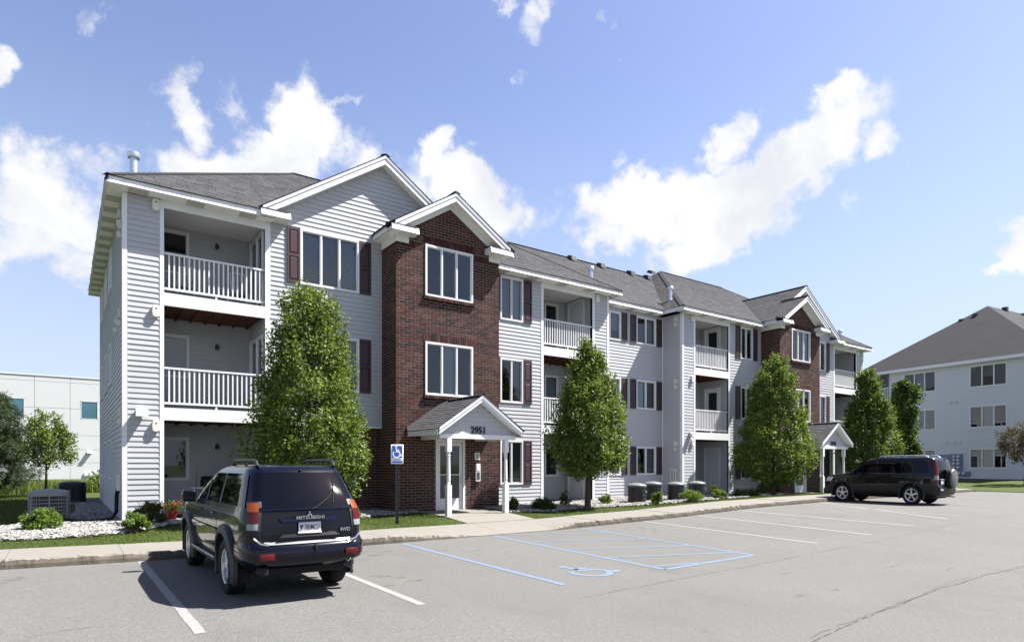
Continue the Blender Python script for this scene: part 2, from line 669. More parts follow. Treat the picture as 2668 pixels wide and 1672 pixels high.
# ------------------------------------------------------------------ the setting: ground, car park, lawns, walk, gravel
def sheet(name, x0, x1, y0, y1, nx, ny, zf, matname, kind='structure'):
    xs, ys = np.linspace(x0, x1, nx + 1), np.linspace(y0, y1, ny + 1)
    X, Y = np.meshgrid(xs, ys)
    Z = zf(X, Y)
    v = np.stack([X, Y, Z], -1).reshape(-1, 3)
    f = [(j * (nx + 1) + i, j * (nx + 1) + i + 1, (j + 1) * (nx + 1) + i + 1, (j + 1) * (nx + 1) + i) for j in range(ny) for i in range(nx)]
    me = bpy.data.meshes.new(name)
    me.from_pydata(v.tolist(), [], f)
    me.materials.append(MATS[matname])
    me.update()
    return link(name, me, None, kind)


sheet('ground', -900, 900, -900, 900, 2, 2, lambda x, y: 0 * x - .45, 'ground')
sheet('parking_lot', -60, 38, -50, 12.0, 196, 4, lambda x, y: lot_z(x), 'asphalt')
sheet('lawn', -80, 38, 13.42, 110, 118, 90, lambda x, y: lawn_z(x, y) + .012 * np.sin(x * 2.1) * np.sin(y * 1.7), 'lawn')
sheet('lawn', 38.02, 95, -50, 110, 20, 60, lambda x, y: np.interp(x, [38, 40, 46, 95], [.28, .38, .63, .75]) + .01 * np.sin(x * 3) * np.sin(y * 2), 'lawn')


def kerb_h(x):
    return np.interp(x, [-60, 5.6, 7.7, 9.9, 10.7, 60], [.14, .14, .012, .012, .13, .13])


def build_walk():
    """concrete walk of separate slabs; the street edge of each slab is chipped"""
    root = thing('sidewalk', '', '', (0, 0, 0))
    del root['label']
    del root['category']
    root['kind'] = 'structure'
    r = random.Random(5)
    edges = [-22.0 + 1.52 * k for k in range(40)]
    for k in range(len(edges) - 1):
        x0, x1 = edges[k] + .0035, min(edges[k + 1] - .0035, 38.0)
        if x1 <= x0 + .1:
            continue
        near = -4 < x0 < 20
        nx = 34 if near else 8
        b = MB()
        xs = [x0 + (x1 - x0) * i / nx for i in range(nx + 1)]
        dz = r.uniform(-.004, .004)
        rows = []
        chips = [(r.uniform(x0, x1), r.uniform(.03, .12), r.uniform(.02, .075)) for _ in range(7 if near else 0)]
        for x in xs:
            g, h = float(lot_z(x)), float(kerb_h(x))
            j = (r.uniform(-.014, .014) + sum(d * math.exp(-((x - c) / w) ** 2) for c, w, d in chips)) if h > .03 else 0
            j = max(-.02, min(.09, j))
            fy = 12.035 + j
            fz = g + h - max(0, j) * .4 - (r.uniform(0, .022) if near and h > .03 else 0)
            tz = float(walk_z(x))
            rows.append([(x, 11.965, g - .03), (x, 11.985 + j * .3, g + h * .45), (x, fy, fz),
                         (x, max(12.10, fy + .035), g + h + .003 + (tz - g - h) * .1 + dz), (x, 12.75, g + h + (tz - g - h) * .6 + dz), (x, 13.42, tz + dz), (x, 13.42, tz - .12)])
        for i in range(nx):
            for q in range(6):
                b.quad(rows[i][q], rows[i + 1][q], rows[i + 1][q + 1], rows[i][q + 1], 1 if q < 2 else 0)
        b.poly([p for p in rows[0]], 0)
        b.poly([p for p in rows[-1]][::-1], 0)
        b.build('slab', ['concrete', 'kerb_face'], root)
    # the path to each porch
    for m in (False, True):
        def T(x):
            return AXIS2 - x if m else x
        ys = [13.43, 14.42, 15.36, 16.3]
        for k in range(3):
            b = MB()
            y0, y1 = ys[k] + .006, ys[k + 1] - .006
            za, zb = (float(np.interp(y, [13.4, 14.9, 16.3], [walk_z(T(9.4)) + .003, .272, .282])) for y in (y0, y1))
            xa = [8.28, 8.28, 8.2][k]
            b.hexa([(T(xa), y0, za - .15), (T(10.42), y0, za - .15), (T(10.42), y1, zb - .15), (T(xa), y1, zb - .15),
                    (T(xa), y0, za), (T(10.42), y0, za), (T(10.42), y1, zb), (T(xa), y1, zb)])
            b.build('slab', 'concrete', root)
    return root


build_walk()


def unproject(px, py):
    """photo pixel on the car park surface (x, y)"""
    z = 0.0
    for _ in range(8):
        u = (px - 1334) / FPX
        d = FPX * (EYE.z - z) / (py - 1208)
        x, y = d * (VX + u * VY), d * (VY - u * VX)
        z = float(lot_z(x))
    return x, y


def stripe(name, p, q, w, matname, worn=.005):
    """a painted stripe 4 mm above the asphalt, from p to q (x, y)"""
    p, q = Vector(p), Vector(q)
    d = (q - p).normalized()
    s = Vector((-d.y, d.x)) * w / 2
    n = max(2, int((q - p).length / .12))
    b = MB()
    rows = []
    for i in range(n + 1):
        c = p.lerp(q, i / n)
        e1, e2 = rng.uniform(-worn, worn, 2)
        a, e = c + s * (1 + e1 / w * 2), c - s * (1 + e2 / w * 2)
        rows.append(((a.x, a.y, float(lot_z(a.x)) + .004), (e.x, e.y, float(lot_z(e.x)) + .004)))
    for i in range(n):
        b.quad(rows[i][0], rows[i][1], rows[i + 1][1], rows[i + 1][0])
    o = b.build(name, matname)
    o['kind'] = 'structure'
    return o


# bay lines, white then the blue reserved bay and its hatched aisle
for (a, b_) in [((1.04, 11.95), (1.06, 6.55)), ((3.43, 11.95), (3.40, 6.52))]:
    stripe('bay_line', a, b_, .105, 'white_paint')
for (a, b_) in [((1690, 1359), (2130, 1415)), ((1830, 1343), (2272, 1393)), ((1950, 1331.5), (2380, 1369.5)), ((2140, 1309), (2470, 1351.5))]:
    p, q = Vector(unproject(*a)), Vector(unproject(*b_))
    p = q + (p - q) * ((11.93 - q.y) / (p.y - q.y))
    stripe('bay_line', p, q, .10, 'white_paint')
for x in (20.6, 23.1, 25.7, 28.3, 30.9, 33.5):
    stripe('bay_line', (x + .6, 11.93), (x - .6, 6.7), .10, 'white_paint')
for x in (-1.6, -4.2, -6.8):
    stripe('bay_line', (x, 11.93), (x, 6.55), .105, 'white_paint')
A0, A1 = Vector((5.70, 11.8)), Vector((5.55, 6.5))
B0, B1 = Vector((8.02, 11.93)), Vector((7.64, 6.53))
C0, C1 = Vector((10.75, 11.93)), Vector((10.11, 6.61))
stripe('reserved_bay_line', A0, A1, .10, 'blue_paint')
stripe('reserved_bay_line', B0, B1, .10, 'blue_paint')
stripe('reserved_bay_line', C0, C1, .09, 'blue_paint')
stripe('reserved_bay_line', B1, C1, .09, 'blue_paint')
for (p, q) in [((8.35, 11.86), (10.55, 10.8)), ((8.08, 10.5), (10.44, 9.42)), ((7.93, 9.18), (10.26, 8.15)), ((7.8, 7.97), (10.1, 7.05)), ((7.7, 6.85), (8.6, 6.62))]:
    stripe('hatch_line', p, q, .085, 'blue_paint')


def wheelchair_outline():
    """the access symbol as polylines with widths, in a unit square (x right, y up)"""
    arc = [(.44 + .30 * math.cos(R(t)), .33 + .30 * math.sin(R(t))) for t in range(150, 366, 12)]
    return [([(.42, .78), (.44, .50), (.68, .50), (.82, .18), (.94, .22)], .105), ([(.43, .64), (.66, .64)], .09), (arc, .10)], (.41, .91, .085)


def flat_symbol(to3, name, matname, parent=None):
    lines, (hx, hy, hr) = wheelchair_outline()
    b = MB()
    for pts, w in lines:
        for i in range(len(pts) - 1):
            p, q = Vector(pts[i]), Vector(pts[i + 1])
            d = (q - p).normalized()
            s = Vector((-d.y, d.x)) * w / 2
            e = d * w * .28
            p, q = p - e, q + e
            b.quad(to3(*(p + s), i * .00002), to3(*(p - s), i * .00002), to3(*(q - s), i * .00002), to3(*(q + s), i * .00002))
    b.poly([to3(hx + hr * math.cos(2 * math.pi * k / 14), hy + hr * math.sin(2 * math.pi * k / 14), .0004) for k in range(14)])
    return b.build(name, matname, parent)


# symbol on the asphalt: its top points towards the building's left end, as seen across the bay
o = flat_symbol(lambda x, y, e: (6.10 + x * .95, 6.68 + y * 1.05, float(lot_z(6.5)) + .004 + e), 'wheelchair_marking', 'blue_paint')
o['kind'] = 'structure'


def crack(name, pix_pts, w, wob):
    b = MB()
    pts = [Vector(unproject(*p)) for p in pix_pts]
    dense = []
    for i in range(len(pts) - 1):
        n = max(2, int((pts[i + 1] - pts[i]).length / .05))
        dense += [pts[i].lerp(pts[i + 1], k / n) for k in range(n)]
    j = 0.0
    prev = None
    for i, p in enumerate(dense):
        d = (dense[min(i + 1, len(dense) - 1)] - dense[max(i - 1, 0)]).normalized()
        s = Vector((-d.y, d.x))
        j = j * .86 + rng.normal() * wob
        ww = w * max(0, rng.normal(1, .55)) * (0 if rng.random() < .06 else 1)
        c = p + s * j
        cur = [(c + s * e * ww / 2) for e in (1, -1)]
        cur = [(q.x, q.y, float(lot_z(q.x)) + .003) for q in cur]
        if prev:
            b.quad(prev[0], prev[1], cur[1], cur[0])
        prev = cur
    o = b.build(name, 'rubber')
    o['kind'] = 'structure'


mat('crack_fill', (.062, .060, .058), .95, .1)
MATS['rubber_'] = MATS['rubber']
MATS['rubber'] = MATS['crack_fill']
crack('pavement_crack', [(2095, 1680), (2280, 1600), (2440, 1535), (2560, 1500), (2690, 1470)], .012, .005)
crack('pavement_crack', [(2110, 1662), (2270, 1596), (2380, 1556)], .006, .006)
crack('pavement_crack', [(2350, 1575), (2450, 1525), (2540, 1498)], .005, .006)
crack('pavement_crack', [(1500, 1560), (1800, 1502), (2080, 1448), (2260, 1413), (2450, 1372), (2640, 1338)], .006, .004)
crack('pavement_crack', [(60, 1657), (200, 1640), (330, 1628)], .006, .02)
MATS['rubber'] = MATS['rubber_']

# oil drips and scuffs worn into the bays
mat('oil_stain', (.062, .060, .057), .8, .2, noise=(14, .9, (.098, .096, .092)))
b = MB()
for (cx_, cy_, n_, sx_, sy_) in [(-.25, 6.2, 26, .55, .10), (-.6, 10.9, 7, .35, .18), (4.5, 10.7, 9, .4, .35), (6.3, 9.6, 6, .5, .5), (11.6, 10.6, 8, .5, .3), (14.2, 10.4, 8, .5, .4), (3.9, 8.2, 6, .4, .4), (16.8, 10.5, 6, .5, .4), (9.0, 4.4, 5, 1.5, .5)]:
    for k in range(n_):
        px_, py_ = rng.normal(cx_, sx_), rng.normal(cy_, sy_)
        w_, h_ = rng.uniform(.04, .15), rng.uniform(.01, .035)
        pts = []
        ph_ = rng.uniform(0, 6, 2)
        for q in range(14):
            t = 2 * math.pi * q / 14
            k_ = 1 + .3 * math.sin(3 * t + ph_[0]) + .2 * math.sin(5 * t + ph_[1])
            pts.append((px_ + math.cos(t) * w_ * k_, py_ + math.sin(t) * h_ * k_, float(lot_z(px_)) + .002 + k * 2e-5))
        b.poly(pts)
b.build('oil_stain', 'oil_stain', None, kind='stuff')

# ------------------------------------------------------------------ gravel beds (white landscaping stone)
BED1 = [(-2.15, 15.0), (-1.4, 14.55), (-.6, 14.45), (.3, 14.5), (1.0, 14.75), (1.6, 15.3), (2.2, 16.05), (3.0, 16.2), (4.4, 16.3), (4.4, 17.15), (1.1, 17.15), (1.1, 28.2),
        (.35, 28.2), (.3, 22), (.1, 19.4), (-1.2, 17.2), (-1.9, 16.0)]
BED2 = [(4.46, 15.9), (6.2, 15.2), (7.6, 15.5), (8.15, 15.7), (8.15, 16.2), (7.6, 16.2), (7.6, 17.4), (4.46, 17.4)]
BED3 = [(10.5, 15.9), (10.5, 14.7), (11.8, 14.3), (13.4, 14.5), (15.0, 14.3), (17.0, 13.95), (19.0, 13.9), (20.5, 14.2), (22.5, 14.8), (25.0, 15.3), (27.0, 15.6), (27.0, 17.15),
        (21.2, 17.15), (21.2, 18.2), (16.9, 18.2), (16.9, 17.15), (11.2, 17.15), (11.2, 16.2), (10.5, 16.2)]


def in_poly(x, y, poly):
    c = np.zeros(len(x), bool)
    for i in range(len(poly)):
        (x0, y0), (x1, y1) = poly[i - 1], poly[i]
        hit = ((y0 > y) != (y1 > y)) & (x < (x1 - x0) * (y - y0) / ((y1 - y0) or 1e-9) + x0)
        c ^= hit
    return c


def gravel(name, poly, dens, r0, r1):
    b = MB()
    n = 40
    # soil under the stones, draped on the lawn
    xs = [p[0] for p in poly]
    ys = [p[1] for p in poly]
    bm = bmesh.new()
    vs = [bm.verts.new((x, y, float(lawn_z(x, y)) + .016)) for x, y in poly]
    f = bm.faces.new(vs)
    bmesh.ops.triangulate(bm, faces=[f])
    bmesh.ops.subdivide_edges(bm, edges=bm.edges[:], cuts=5, use_grid_fill=True)
    for v in bm.verts:
        v.co.z = float(lawn_z(v.co.x, v.co.y)) + .018
    me = bpy.data.meshes.new('bed_soil')
    bm.to_mesh(me)
    bm.free()
    me.materials.append(MATS['bed_soil'])
    link('gravel_bed', me, None, 'structure')
    area = (max(xs) - min(xs)) * (max(ys) - min(ys))
    N = int(area * dens)
    X, Y = rng.uniform(min(xs), max(xs), N), rng.uniform(min(ys), max(ys), N)
    k = in_poly(X, Y, poly)
    X, Y = X[k], Y[k]
    N = len(X)
    # each stone: an irregular octahedron-like pebble of 12 triangles
    base = np.array([[1, 0, 0], [.5, .87, 0], [-.5, .87, 0], [-1, 0, 0], [-.5, -.87, 0], [.5, -.87, 0], [0, 0, .8], [0, 0, -.6]])
    tri = np.array([[0, 1, 6], [1, 2, 6], [2, 3, 6], [3, 4, 6], [4, 5, 6], [5, 0, 6]])
    V = base[None] * (1 + rng.uniform(-.28, .28, (N, 8, 3)))
    rad = rng.uniform(r0, r1, N)
    V *= rad[:, None, None] * np.stack([rng.uniform(.7, 1.2, N), rng.uniform(.7, 1.2, N), rng.uniform(.45, .9, N)], -1)[:, None, :]
    a = rng.uniform(0, 6.28, N)
    ca, sa = np.cos(a)[:, None], np.sin(a)[:, None]
    x, y = V[..., 0] * ca - V[..., 1] * sa, V[..., 0] * sa + V[..., 1] * ca
    tx, ty = rng.uniform(-.45, .45, (2, N, 1))
    z = V[..., 2] + x * tx + y * ty
    V = np.stack([x + X[:, None], y + Y[:, None], z + (lawn_z(X, Y) + .022 + rad * .25 + rng.uniform(0, .018, N))[:, None]], -1)
    T = V[:, tri].reshape(-1, 3)
    mi = np.repeat(rng.choice([0, 0, 0, 1, 1, 2], N), 6)
    link(name, np_mesh(name, T, 3, mi, ['stone_0', 'stone_1', 'stone_2']), None, 'stuff')


gravel('gravel', BED1, 520, .022, .045)
gravel('gravel', BED2, 300, .025, .045)
gravel('gravel', BED3, 300, .028, .05)
# concrete edging along the far side of the first bed
b = MB()
b.tube([(-2.2, 15.05, .26), (-1.9, 16.0, .27), (-1.25, 17.15, .27)], .05, 6)
o = b.build('bed_edging', 'concrete_old')
o['kind'] = 'structure'
BEDS = [BED1, BED2, BED3]


# ------------------------------------------------------------------ grass blades
def grass(name, x0, x1, y0, y1, n, h0, h1, w, mats, keep=None, lean=.5):
    X, Y = rng.uniform(x0, x1, n), rng.uniform(y0, y1, n)
    k = np.ones(n, bool)
    for P_ in BEDS:
        k &= ~in_poly(X, Y, P_)
    k &= ~((X > 8.2) & (X < 10.5) & (Y < 16.3)) & ~((X > AXIS2 - 10.5) & (X < AXIS2 - 8.2) & (Y < 16.3))
    k &= ~((X > 1.1) & (X < 37) & (Y > 17.15) & (Y < 28.3))
    if keep is not None:
        k &= keep(X, Y)
    X, Y = X[k], Y[k]
    n = len(X)
    a = rng.uniform(0, 6.28, n)
    h = rng.uniform(h0, h1, n)
    dx, dy = np.cos(a) * w, np.sin(a) * w
    lx, ly = rng.normal(0, lean, n) * h, rng.normal(0, lean, n) * h
    z = lawn_z(X, Y) - .005
    V = np.stack([np.stack([X - dx, Y - dy, z], -1), np.stack([X + dx, Y + dy, z], -1), np.stack([X + lx, Y + ly, z + h], -1)], 1).reshape(-1, 3)
    link(name, np_mesh(name, V, 3, rng.integers(0, len(mats), n), mats), None, 'stuff')


BL = ['blade_0', 'blade_1', 'blade_2', 'blade_0']
grass('grass', -4, 11, 13.40, 16.2, 60000, .025, .06, .0045, BL)
grass('grass', 10.4, 37, 13.40, 16.6, 60000, .025, .06, .006, BL)
grass('grass', -9, .2, 14.5, 36, 60000, .03, .07, .009, BL)
# tall meadow grass and weeds in front of the white building
grass('tall_grass', -22, 14, 36.2, 39.5, 22000, .25, .72, .02, ['blade_0', 'blade_2', 'weed_0', 'blade_1'], None, .22)

# ------------------------------------------------------------------ the apartment building
BASE = (19.05, 17.2, .2)
house = thing('apartment_building', 'long three-storey grey sided apartment building with two brick entrance towers', 'apartment building', BASE, world_parts=True)
COURSE = .1276
PLANKS, BRICKS, SHINGLES = [], [], []     # (visible area, quads...) gathered here, split at the end


def face(name, m, pts):
    b = MB()
    b.poly(pts)
    return b.build(name, m, house)


def block(name, m, *corners):
    b = MB()
    b.hexa(corners[0])
    return b.build(name, m, house)



def cut(a0, a1, holes):
    segs = [(a0, a1)]
    for (h0, h1) in holes:
        out = []
        for (s0, s1) in segs:
            if h1 <= s0 or h0 >= s1:
                out.append((s0, s1))
            else:
                if h0 - s0 > .02:
                    out.append((s0, h0))
                if s1 - h1 > .02:
                    out.append((h1, s1))
        segs = out
    return segs


def backing(W, a0, a1, z0, z1, holes=(), d=0.0, mb=None, m=0):
    """flat wall sheet with rectangular holes (a0, a1, z0, z1)"""
    own = mb is None
    mb = mb or MB()
    zs = sorted({z0, z1} | {z for h in holes for z in h[2:] if z0 < z < z1})
    for i in range(len(zs) - 1):
        zm = (zs[i] + zs[i + 1]) / 2
        for (s0, s1) in cut(a0, a1, [(h[0], h[1]) for h in holes if h[2] < zm < h[3]]):
            mb.quad(W.P(s0, d, zs[i]), W.P(s1, d, zs[i]), W.P(s1, d, zs[i + 1]), W.P(s0, d, zs[i + 1]), m)
    if own:
        mb.build('wall', 'wall', house)


def siding(W, a0, a1, z0, z1, holes=(), shape=None, rank=True):
    """horizontal lap boards on wall W; shape(z) gives the allowed (a0, a1)"""
    k = math.floor((z0 - .28) / COURSE)
    while True:
        b0 = .28 + k * COURSE
        k += 1
        b1 = min(b0 + COURSE, z1)
        if b0 >= z1 - .01:
            break
        b0 = max(b0, z0)
        if b1 - b0 < .02:
            continue
        s0, s1 = a0, a1
        if shape:
            q = shape((b0 + b1) / 2)
            if not q:
                continue
            s0, s1 = max(s0, q[0]), min(s1, q[1])
            if s1 - s0 < .05:
                continue
        hs = [(h[0], h[1]) for h in holes if h[2] < b1 - .03 and h[3] > b0 + .03]
        runs = []
        for (c0, c1) in cut(s0, s1, hs):
            while c1 - c0 > 3.2:
                e = c0 + rng.uniform(1.6, 2.9)
                runs.append((c0, e - .001))
                c0 = e + .001
            runs.append((c0, c1))
        for (c0, c1) in runs:
            P = W.P
            o = rng.uniform(.0165, .0195)
            fr = [P(c0, o, b0), P(c1, o, b0), P(c1, .0025, b1), P(c0, .0025, b1)]
            bo = [P(c0, 0, b0), P(c1, 0, b0), fr[1], fr[0]]
            en = [[P(c0, 0, b0), fr[0], fr[3]], [P(c1, 0, b0), fr[2], fr[1]]]
            PLANKS.append((seen_area(fr) if rank else 0, [fr, bo] + en))


def flush(items, name, mats, parent, limit, stuffname):
    items.sort(key=lambda t: -t[0])
    for it in items[:limit]:
        b = MB()
        mi = it[2] if len(it) > 2 else 0
        for f in it[1]:
            b.poly(f, 0)
        b.build(name, mats[mi], parent)
    b = MB()
    for it in items[limit:]:
        for f in it[1]:
            b.poly(f, it[2] if len(it) > 2 else 0)
    if b.f:
        b.build(stuffname, mats, parent, kind='stuff')


def bricks(W, a0, a1, z0, z1, holes=(), shape=None, L=.2455, Hh=.0805, gap=.0165):
    row = 0
    z = z0
    while z < z1 - .02:
        t = min(z + Hh - gap, z1)
        off = (row % 2) * L / 2
        n0 = int((a1 - a0) / L) + 2
        for k in range(-1, n0):
            b0, b1 = a0 + k * L + off, a0 + (k + 1) * L + off - gap
            b0, b1 = max(b0, a0), min(b1, a1)
            if b1 - b0 < .04:
                continue
            zm = (z + t) / 2
            if shape:
                q = shape(zm)
                if not q:
                    continue
                b0, b1 = max(b0, q[0]), min(b1, q[1])
                if b1 - b0 < .04:
                    continue
            for (c0, c1) in cut(b0, b1, [(h[0], h[1]) for h in holes if h[2] < zm < h[3]]):
                if c1 - c0 > .03:
                    one_brick(W, c0, c1, z, t)
        z += Hh
        row += 1


def one_brick(W, c0, c1, z, t, out=0.0, m=None):
    P = W.P
    d = .0035 + rng.uniform(-.0014, .0014) + out
    i = int(rng.choice([0, 0, 1, 1, 2, 2, 3, 3, 4, 5])) if m is None else m
    f = [P(c0, d, z), P(c1, d, z), P(c1, d, t), P(c0, d, t)]
    g = [P(c0, -.012, z), P(c1, -.012, z), P(c1, -.012, t), P(c0, -.012, t)]
    BRICKS.append((seen_area(f), [f, [g[3], g[2], f[2], f[3]], [g[0], g[1], f[1], f[0]], [g[0], f[0], f[3], g[3]], [g[1], f[1], f[2], g[2]]], i))


def soldier(W, a0, a1, z0, z1, out=.012, step=.0805):
    n = max(1, round((a1 - a0) / step))
    s = (a1 - a0) / n
    for k in range(n):
        one_brick(W, a0 + k * s + .005, a0 + (k + 1) * s - .005, z0, z1, out)


def pane_quad(W, a0, a1, z0, z1, d):
    q = [W.P(a0, d, z0), W.P(a1, d, z0), W.P(a1, d, z1), W.P(a0, d, z1)]
    n = (Vector(q[1]) - Vector(q[0])).cross(Vector(q[2]) - Vector(q[0]))
    out = Vector(W.P(0, 1, 0)) - Vector(W.P(0, 0, 0))
    return q if n.dot(out) > 0 else q[::-1]


def window(W, a0, a1, z0, z1, panes=3, curtains='', parent=None, fw=.058, frame='trim', sill=True, gl='glass'):
    """casing, mullions, one pane per light, curtains behind the glass and a dark room box"""
    parent = parent or house
    b = MB()
    b.wbox(W, a0, a0 + fw, -.07, .036, z0, z1)
    b.wbox(W, a1 - fw, a1, -.07, .036, z0, z1)
    b.wbox(W, a0 + fw, a1 - fw, -.07, .034, z1 - fw, z1)
    b.wbox(W, a0 + fw, a1 - fw, -.07, .040, z0, z0 + fw * .9)
    i0, i1, j0, j1 = a0 + fw, a1 - fw, z0 + fw * .9, z1 - fw
    wd = (i1 - i0) / panes
    for k in range(1, panes):
        b.wbox(W, i0 + k * wd - .022, i0 + k * wd + .022, -.06, .022, j0, j1)
    # sash edges, a little inside the casing
    for k in range(panes):
        s0, s1 = i0 + k * wd + (.022 if k else 0), i0 + (k + 1) * wd - (.022 if k < panes - 1 else 0)
        for (q0, q1, r0, r1) in [(s0, s0 + .02, j0, j1), (s1 - .02, s1, j0, j1), (s0 + .02, s1 - .02, j0, j0 + .022), (s0 + .02, s1 - .02, j1 - .02, j1)]:
            b.wbox(W, q0, q1, -.052, -.012, r0, r1)
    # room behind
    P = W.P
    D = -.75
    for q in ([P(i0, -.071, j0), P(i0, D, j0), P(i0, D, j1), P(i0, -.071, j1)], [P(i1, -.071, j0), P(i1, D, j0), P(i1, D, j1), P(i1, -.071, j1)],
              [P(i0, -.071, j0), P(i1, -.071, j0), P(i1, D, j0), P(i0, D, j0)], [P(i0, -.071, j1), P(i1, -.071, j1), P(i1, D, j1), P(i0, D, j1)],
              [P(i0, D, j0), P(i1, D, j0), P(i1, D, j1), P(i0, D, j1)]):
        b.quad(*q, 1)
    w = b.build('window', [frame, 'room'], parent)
    for k in range(panes):
        p = MB()
        s0, s1 = i0 + k * wd + (.022 if k else 0), i0 + (k + 1) * wd - (.022 if k < panes - 1 else 0)
        p.quad(*pane_quad(W, s0, s1, j0, j1, -.034))
        p.build('pane', gl, w)
        c = curtains[k] if k < len(curtains) else ' '
        if c in 'cCh':
            q = MB()
            lo = j0 + (.45 * (j1 - j0) if c == 'h' else 0)
            ph = rng.uniform(0, 6)
            q.grid(lambda u, v: P(s0 + (s1 - s0) * u, -.13 + .016 * math.sin(u * (s1 - s0) * 62 + ph), lo + (j1 - .005 - lo) * v), 26, 1)
            q.build('curtain', 'blind' if c == 'C' else 'blind_dim', w)
        elif c in 'bB':
            q = MB()
            lo = j0 + (.02 if c == 'b' else .35 * (j1 - j0))
            n_ = int((j1 - lo) / .045)
            for k_ in range(n_):
                z_ = lo + k_ * .045
                q.quad(P(s0, -.10, z_), P(s1, -.10, z_), P(s1, -.122, z_ + .041), P(s0, -.122, z_ + .041))
            q.build('window_blind', 'blind', w)
    return w


def shutter(W, a0, a1, z0, z1):
    b = MB()
    w = .055
    zm = z0 + (z1 - z0) * .5
    b.wbox(W, a0, a1, .002, .026, z0, z1)
    for q in [(a0, a0 + w, z0, z1), (a1 - w, a1, z0, z1), (a0 + w, a1 - w, z0, z0 + .085), (a0 + w, a1 - w, z1 - .085, z1), (a0 + w, a1 - w, zm - .04, zm + .04)]:
        b.wbox(W, q[0], q[1], .026, .047, q[2], q[3])
    s = b.build('shutter', 'shutter', house)
    for (q0, q1) in [(z0 + .085, zm - .04), (zm + .04, z1 - .085)]:
        p = MB()
        a, c, e, f = a0 + w + .012, a1 - w - .012, q0 + .012, q1 - .012
        lo = [W.P(a, .0262, e), W.P(c, .0262, e), W.P(c, .0262, f), W.P(a, .0262, f)]
        k = .025
        hi = [W.P(a + k, .042, e + k), W.P(c - k, .042, e + k), W.P(c - k, .042, f - k), W.P(a + k, .042, f - k)]
        p.quad(*hi)
        for i in range(4):
            p.quad(lo[i], lo[(i + 1) % 4], hi[(i + 1) % 4], hi[i])
        p.build('shutter_panel', 'shutter', s)


def trimbox(W, *a, name='corner_board', m='trim'):
    b = MB()
    b.wbox(W, *a)
    return b.build(name, m, house)


def railing(W, a0, a1, z):
    """top and bottom rail with square balusters; z is the deck top"""
    b = MB()
    b.wbox(W, a0, a1, -.075, -.015, z + .94, z + .985)
    b.wbox(W, a0, a1, -.07, -.02, z + .085, z + .135)
    b.wbox(W, (a0 + a1) / 2 - .02, (a0 + a1) / 2 + .02, -.06, -.03, z, z + .085)
    r = b.build('railing', 'trim', house)
    n = 20
    st = (a1 - a0) / (n + 1)
    for k in range(n):
        c = a0 + st * (k + 1)
        p = MB()
        p.wbox(W, c - .017, c + .017, -.062, -.028, z + .135, z + .94, skip=(0, 1))
        p.build('baluster', 'trim', r)


def lamp(W, a, z):
    b = MB()
    c = W.P(a, .0, z)
    n = Vector(W.P(a, 1, z)) - Vector(c)
    pl = [Vector(c) + n * .001, Vector(c) + n * .03]
    b.tube(pl, .062, 12)
    l = b.build('wall_lamp', 'vent_box', house)
    q = MB()
    p0 = Vector(c) + n * .03
    q.tube([p0, p0 + n * .05, p0 + n * .085 + Vector((0, 0, -.03)), p0 + n * .085 + Vector((0, 0, -.11))], [.03, .045, .055, .05], 10)
    q.build('lamp_shade', 'black_metal', l)


def oval_vent(W, a, z):
    """oval plastic cover standing off the boards with a dark port near its top"""
    b = MB()
    n = 20
    ring = [(math.copysign(abs(math.cos(t)) ** .7, math.cos(t)) * .088, math.copysign(abs(math.sin(t)) ** .62, math.sin(t)) * .145) for t in [2 * math.pi * k / n for k in range(n)]]
    for k in range(n):
        p, q = ring[k], ring[(k + 1) % n]
        b.quad(W.P(a + p[0], .0, z + p[1]), W.P(a + q[0], .0, z + q[1]), W.P(a + q[0], .075, z + q[1]), W.P(a + p[0], .075, z + p[1]))
        b.quad(W.P(a + p[0], .075, z + p[1]), W.P(a + q[0], .075, z + q[1]), W.P(a + q[0] * .85, .095, z + q[1] * .9), W.P(a + p[0] * .85, .095, z + p[1] * .9))
    b.poly([W.P(a + p[0] * .85, .095, z + p[1] * .9) for p in ring])
    v = b.build('vent_cover', 'vent_box', house)
    q = MB()
    q.poly([W.P(a + .02 * math.cos(t), .097, z + .06 + .02 * math.sin(t)) for t in [2 * math.pi * k / 8 for k in range(8)]])
    q.build('port', 'black_metal', v)


def box_vent(W, a, z):
    b = MB()
    b.wbox(W, a - .1, a + .1, 0, .05, z - .1, z + .1)
    for k in range(3):
        b.wbox(W, a - .085, a + .085, .05, .068, z - .075 + k * .055, z - .04 + k * .055)
    b.wbox(W, a - .055, a + .055, 0, .085, z - .3, z - .16)
    b.build('exhaust_vent', 'vent_box', house)


def floodlight(W, a, z):
    b = MB()
    b.wbox(W, a - .075, a + .075, .0, .05, z + .04, z + .16)
    P = W.P
    b.hexa([P(a - .1, .05, z - .02), P(a + .1, .05, z - .02), P(a + .1, .05, z + .14), P(a - .1, .05, z + .14),
            P(a - .13, .22, z - .06), P(a + .13, .22, z - .06), P(a + .13, .22, z + .09), P(a - .13, .22, z + .09)])
    b.build('floodlight', 'light_grey', house)


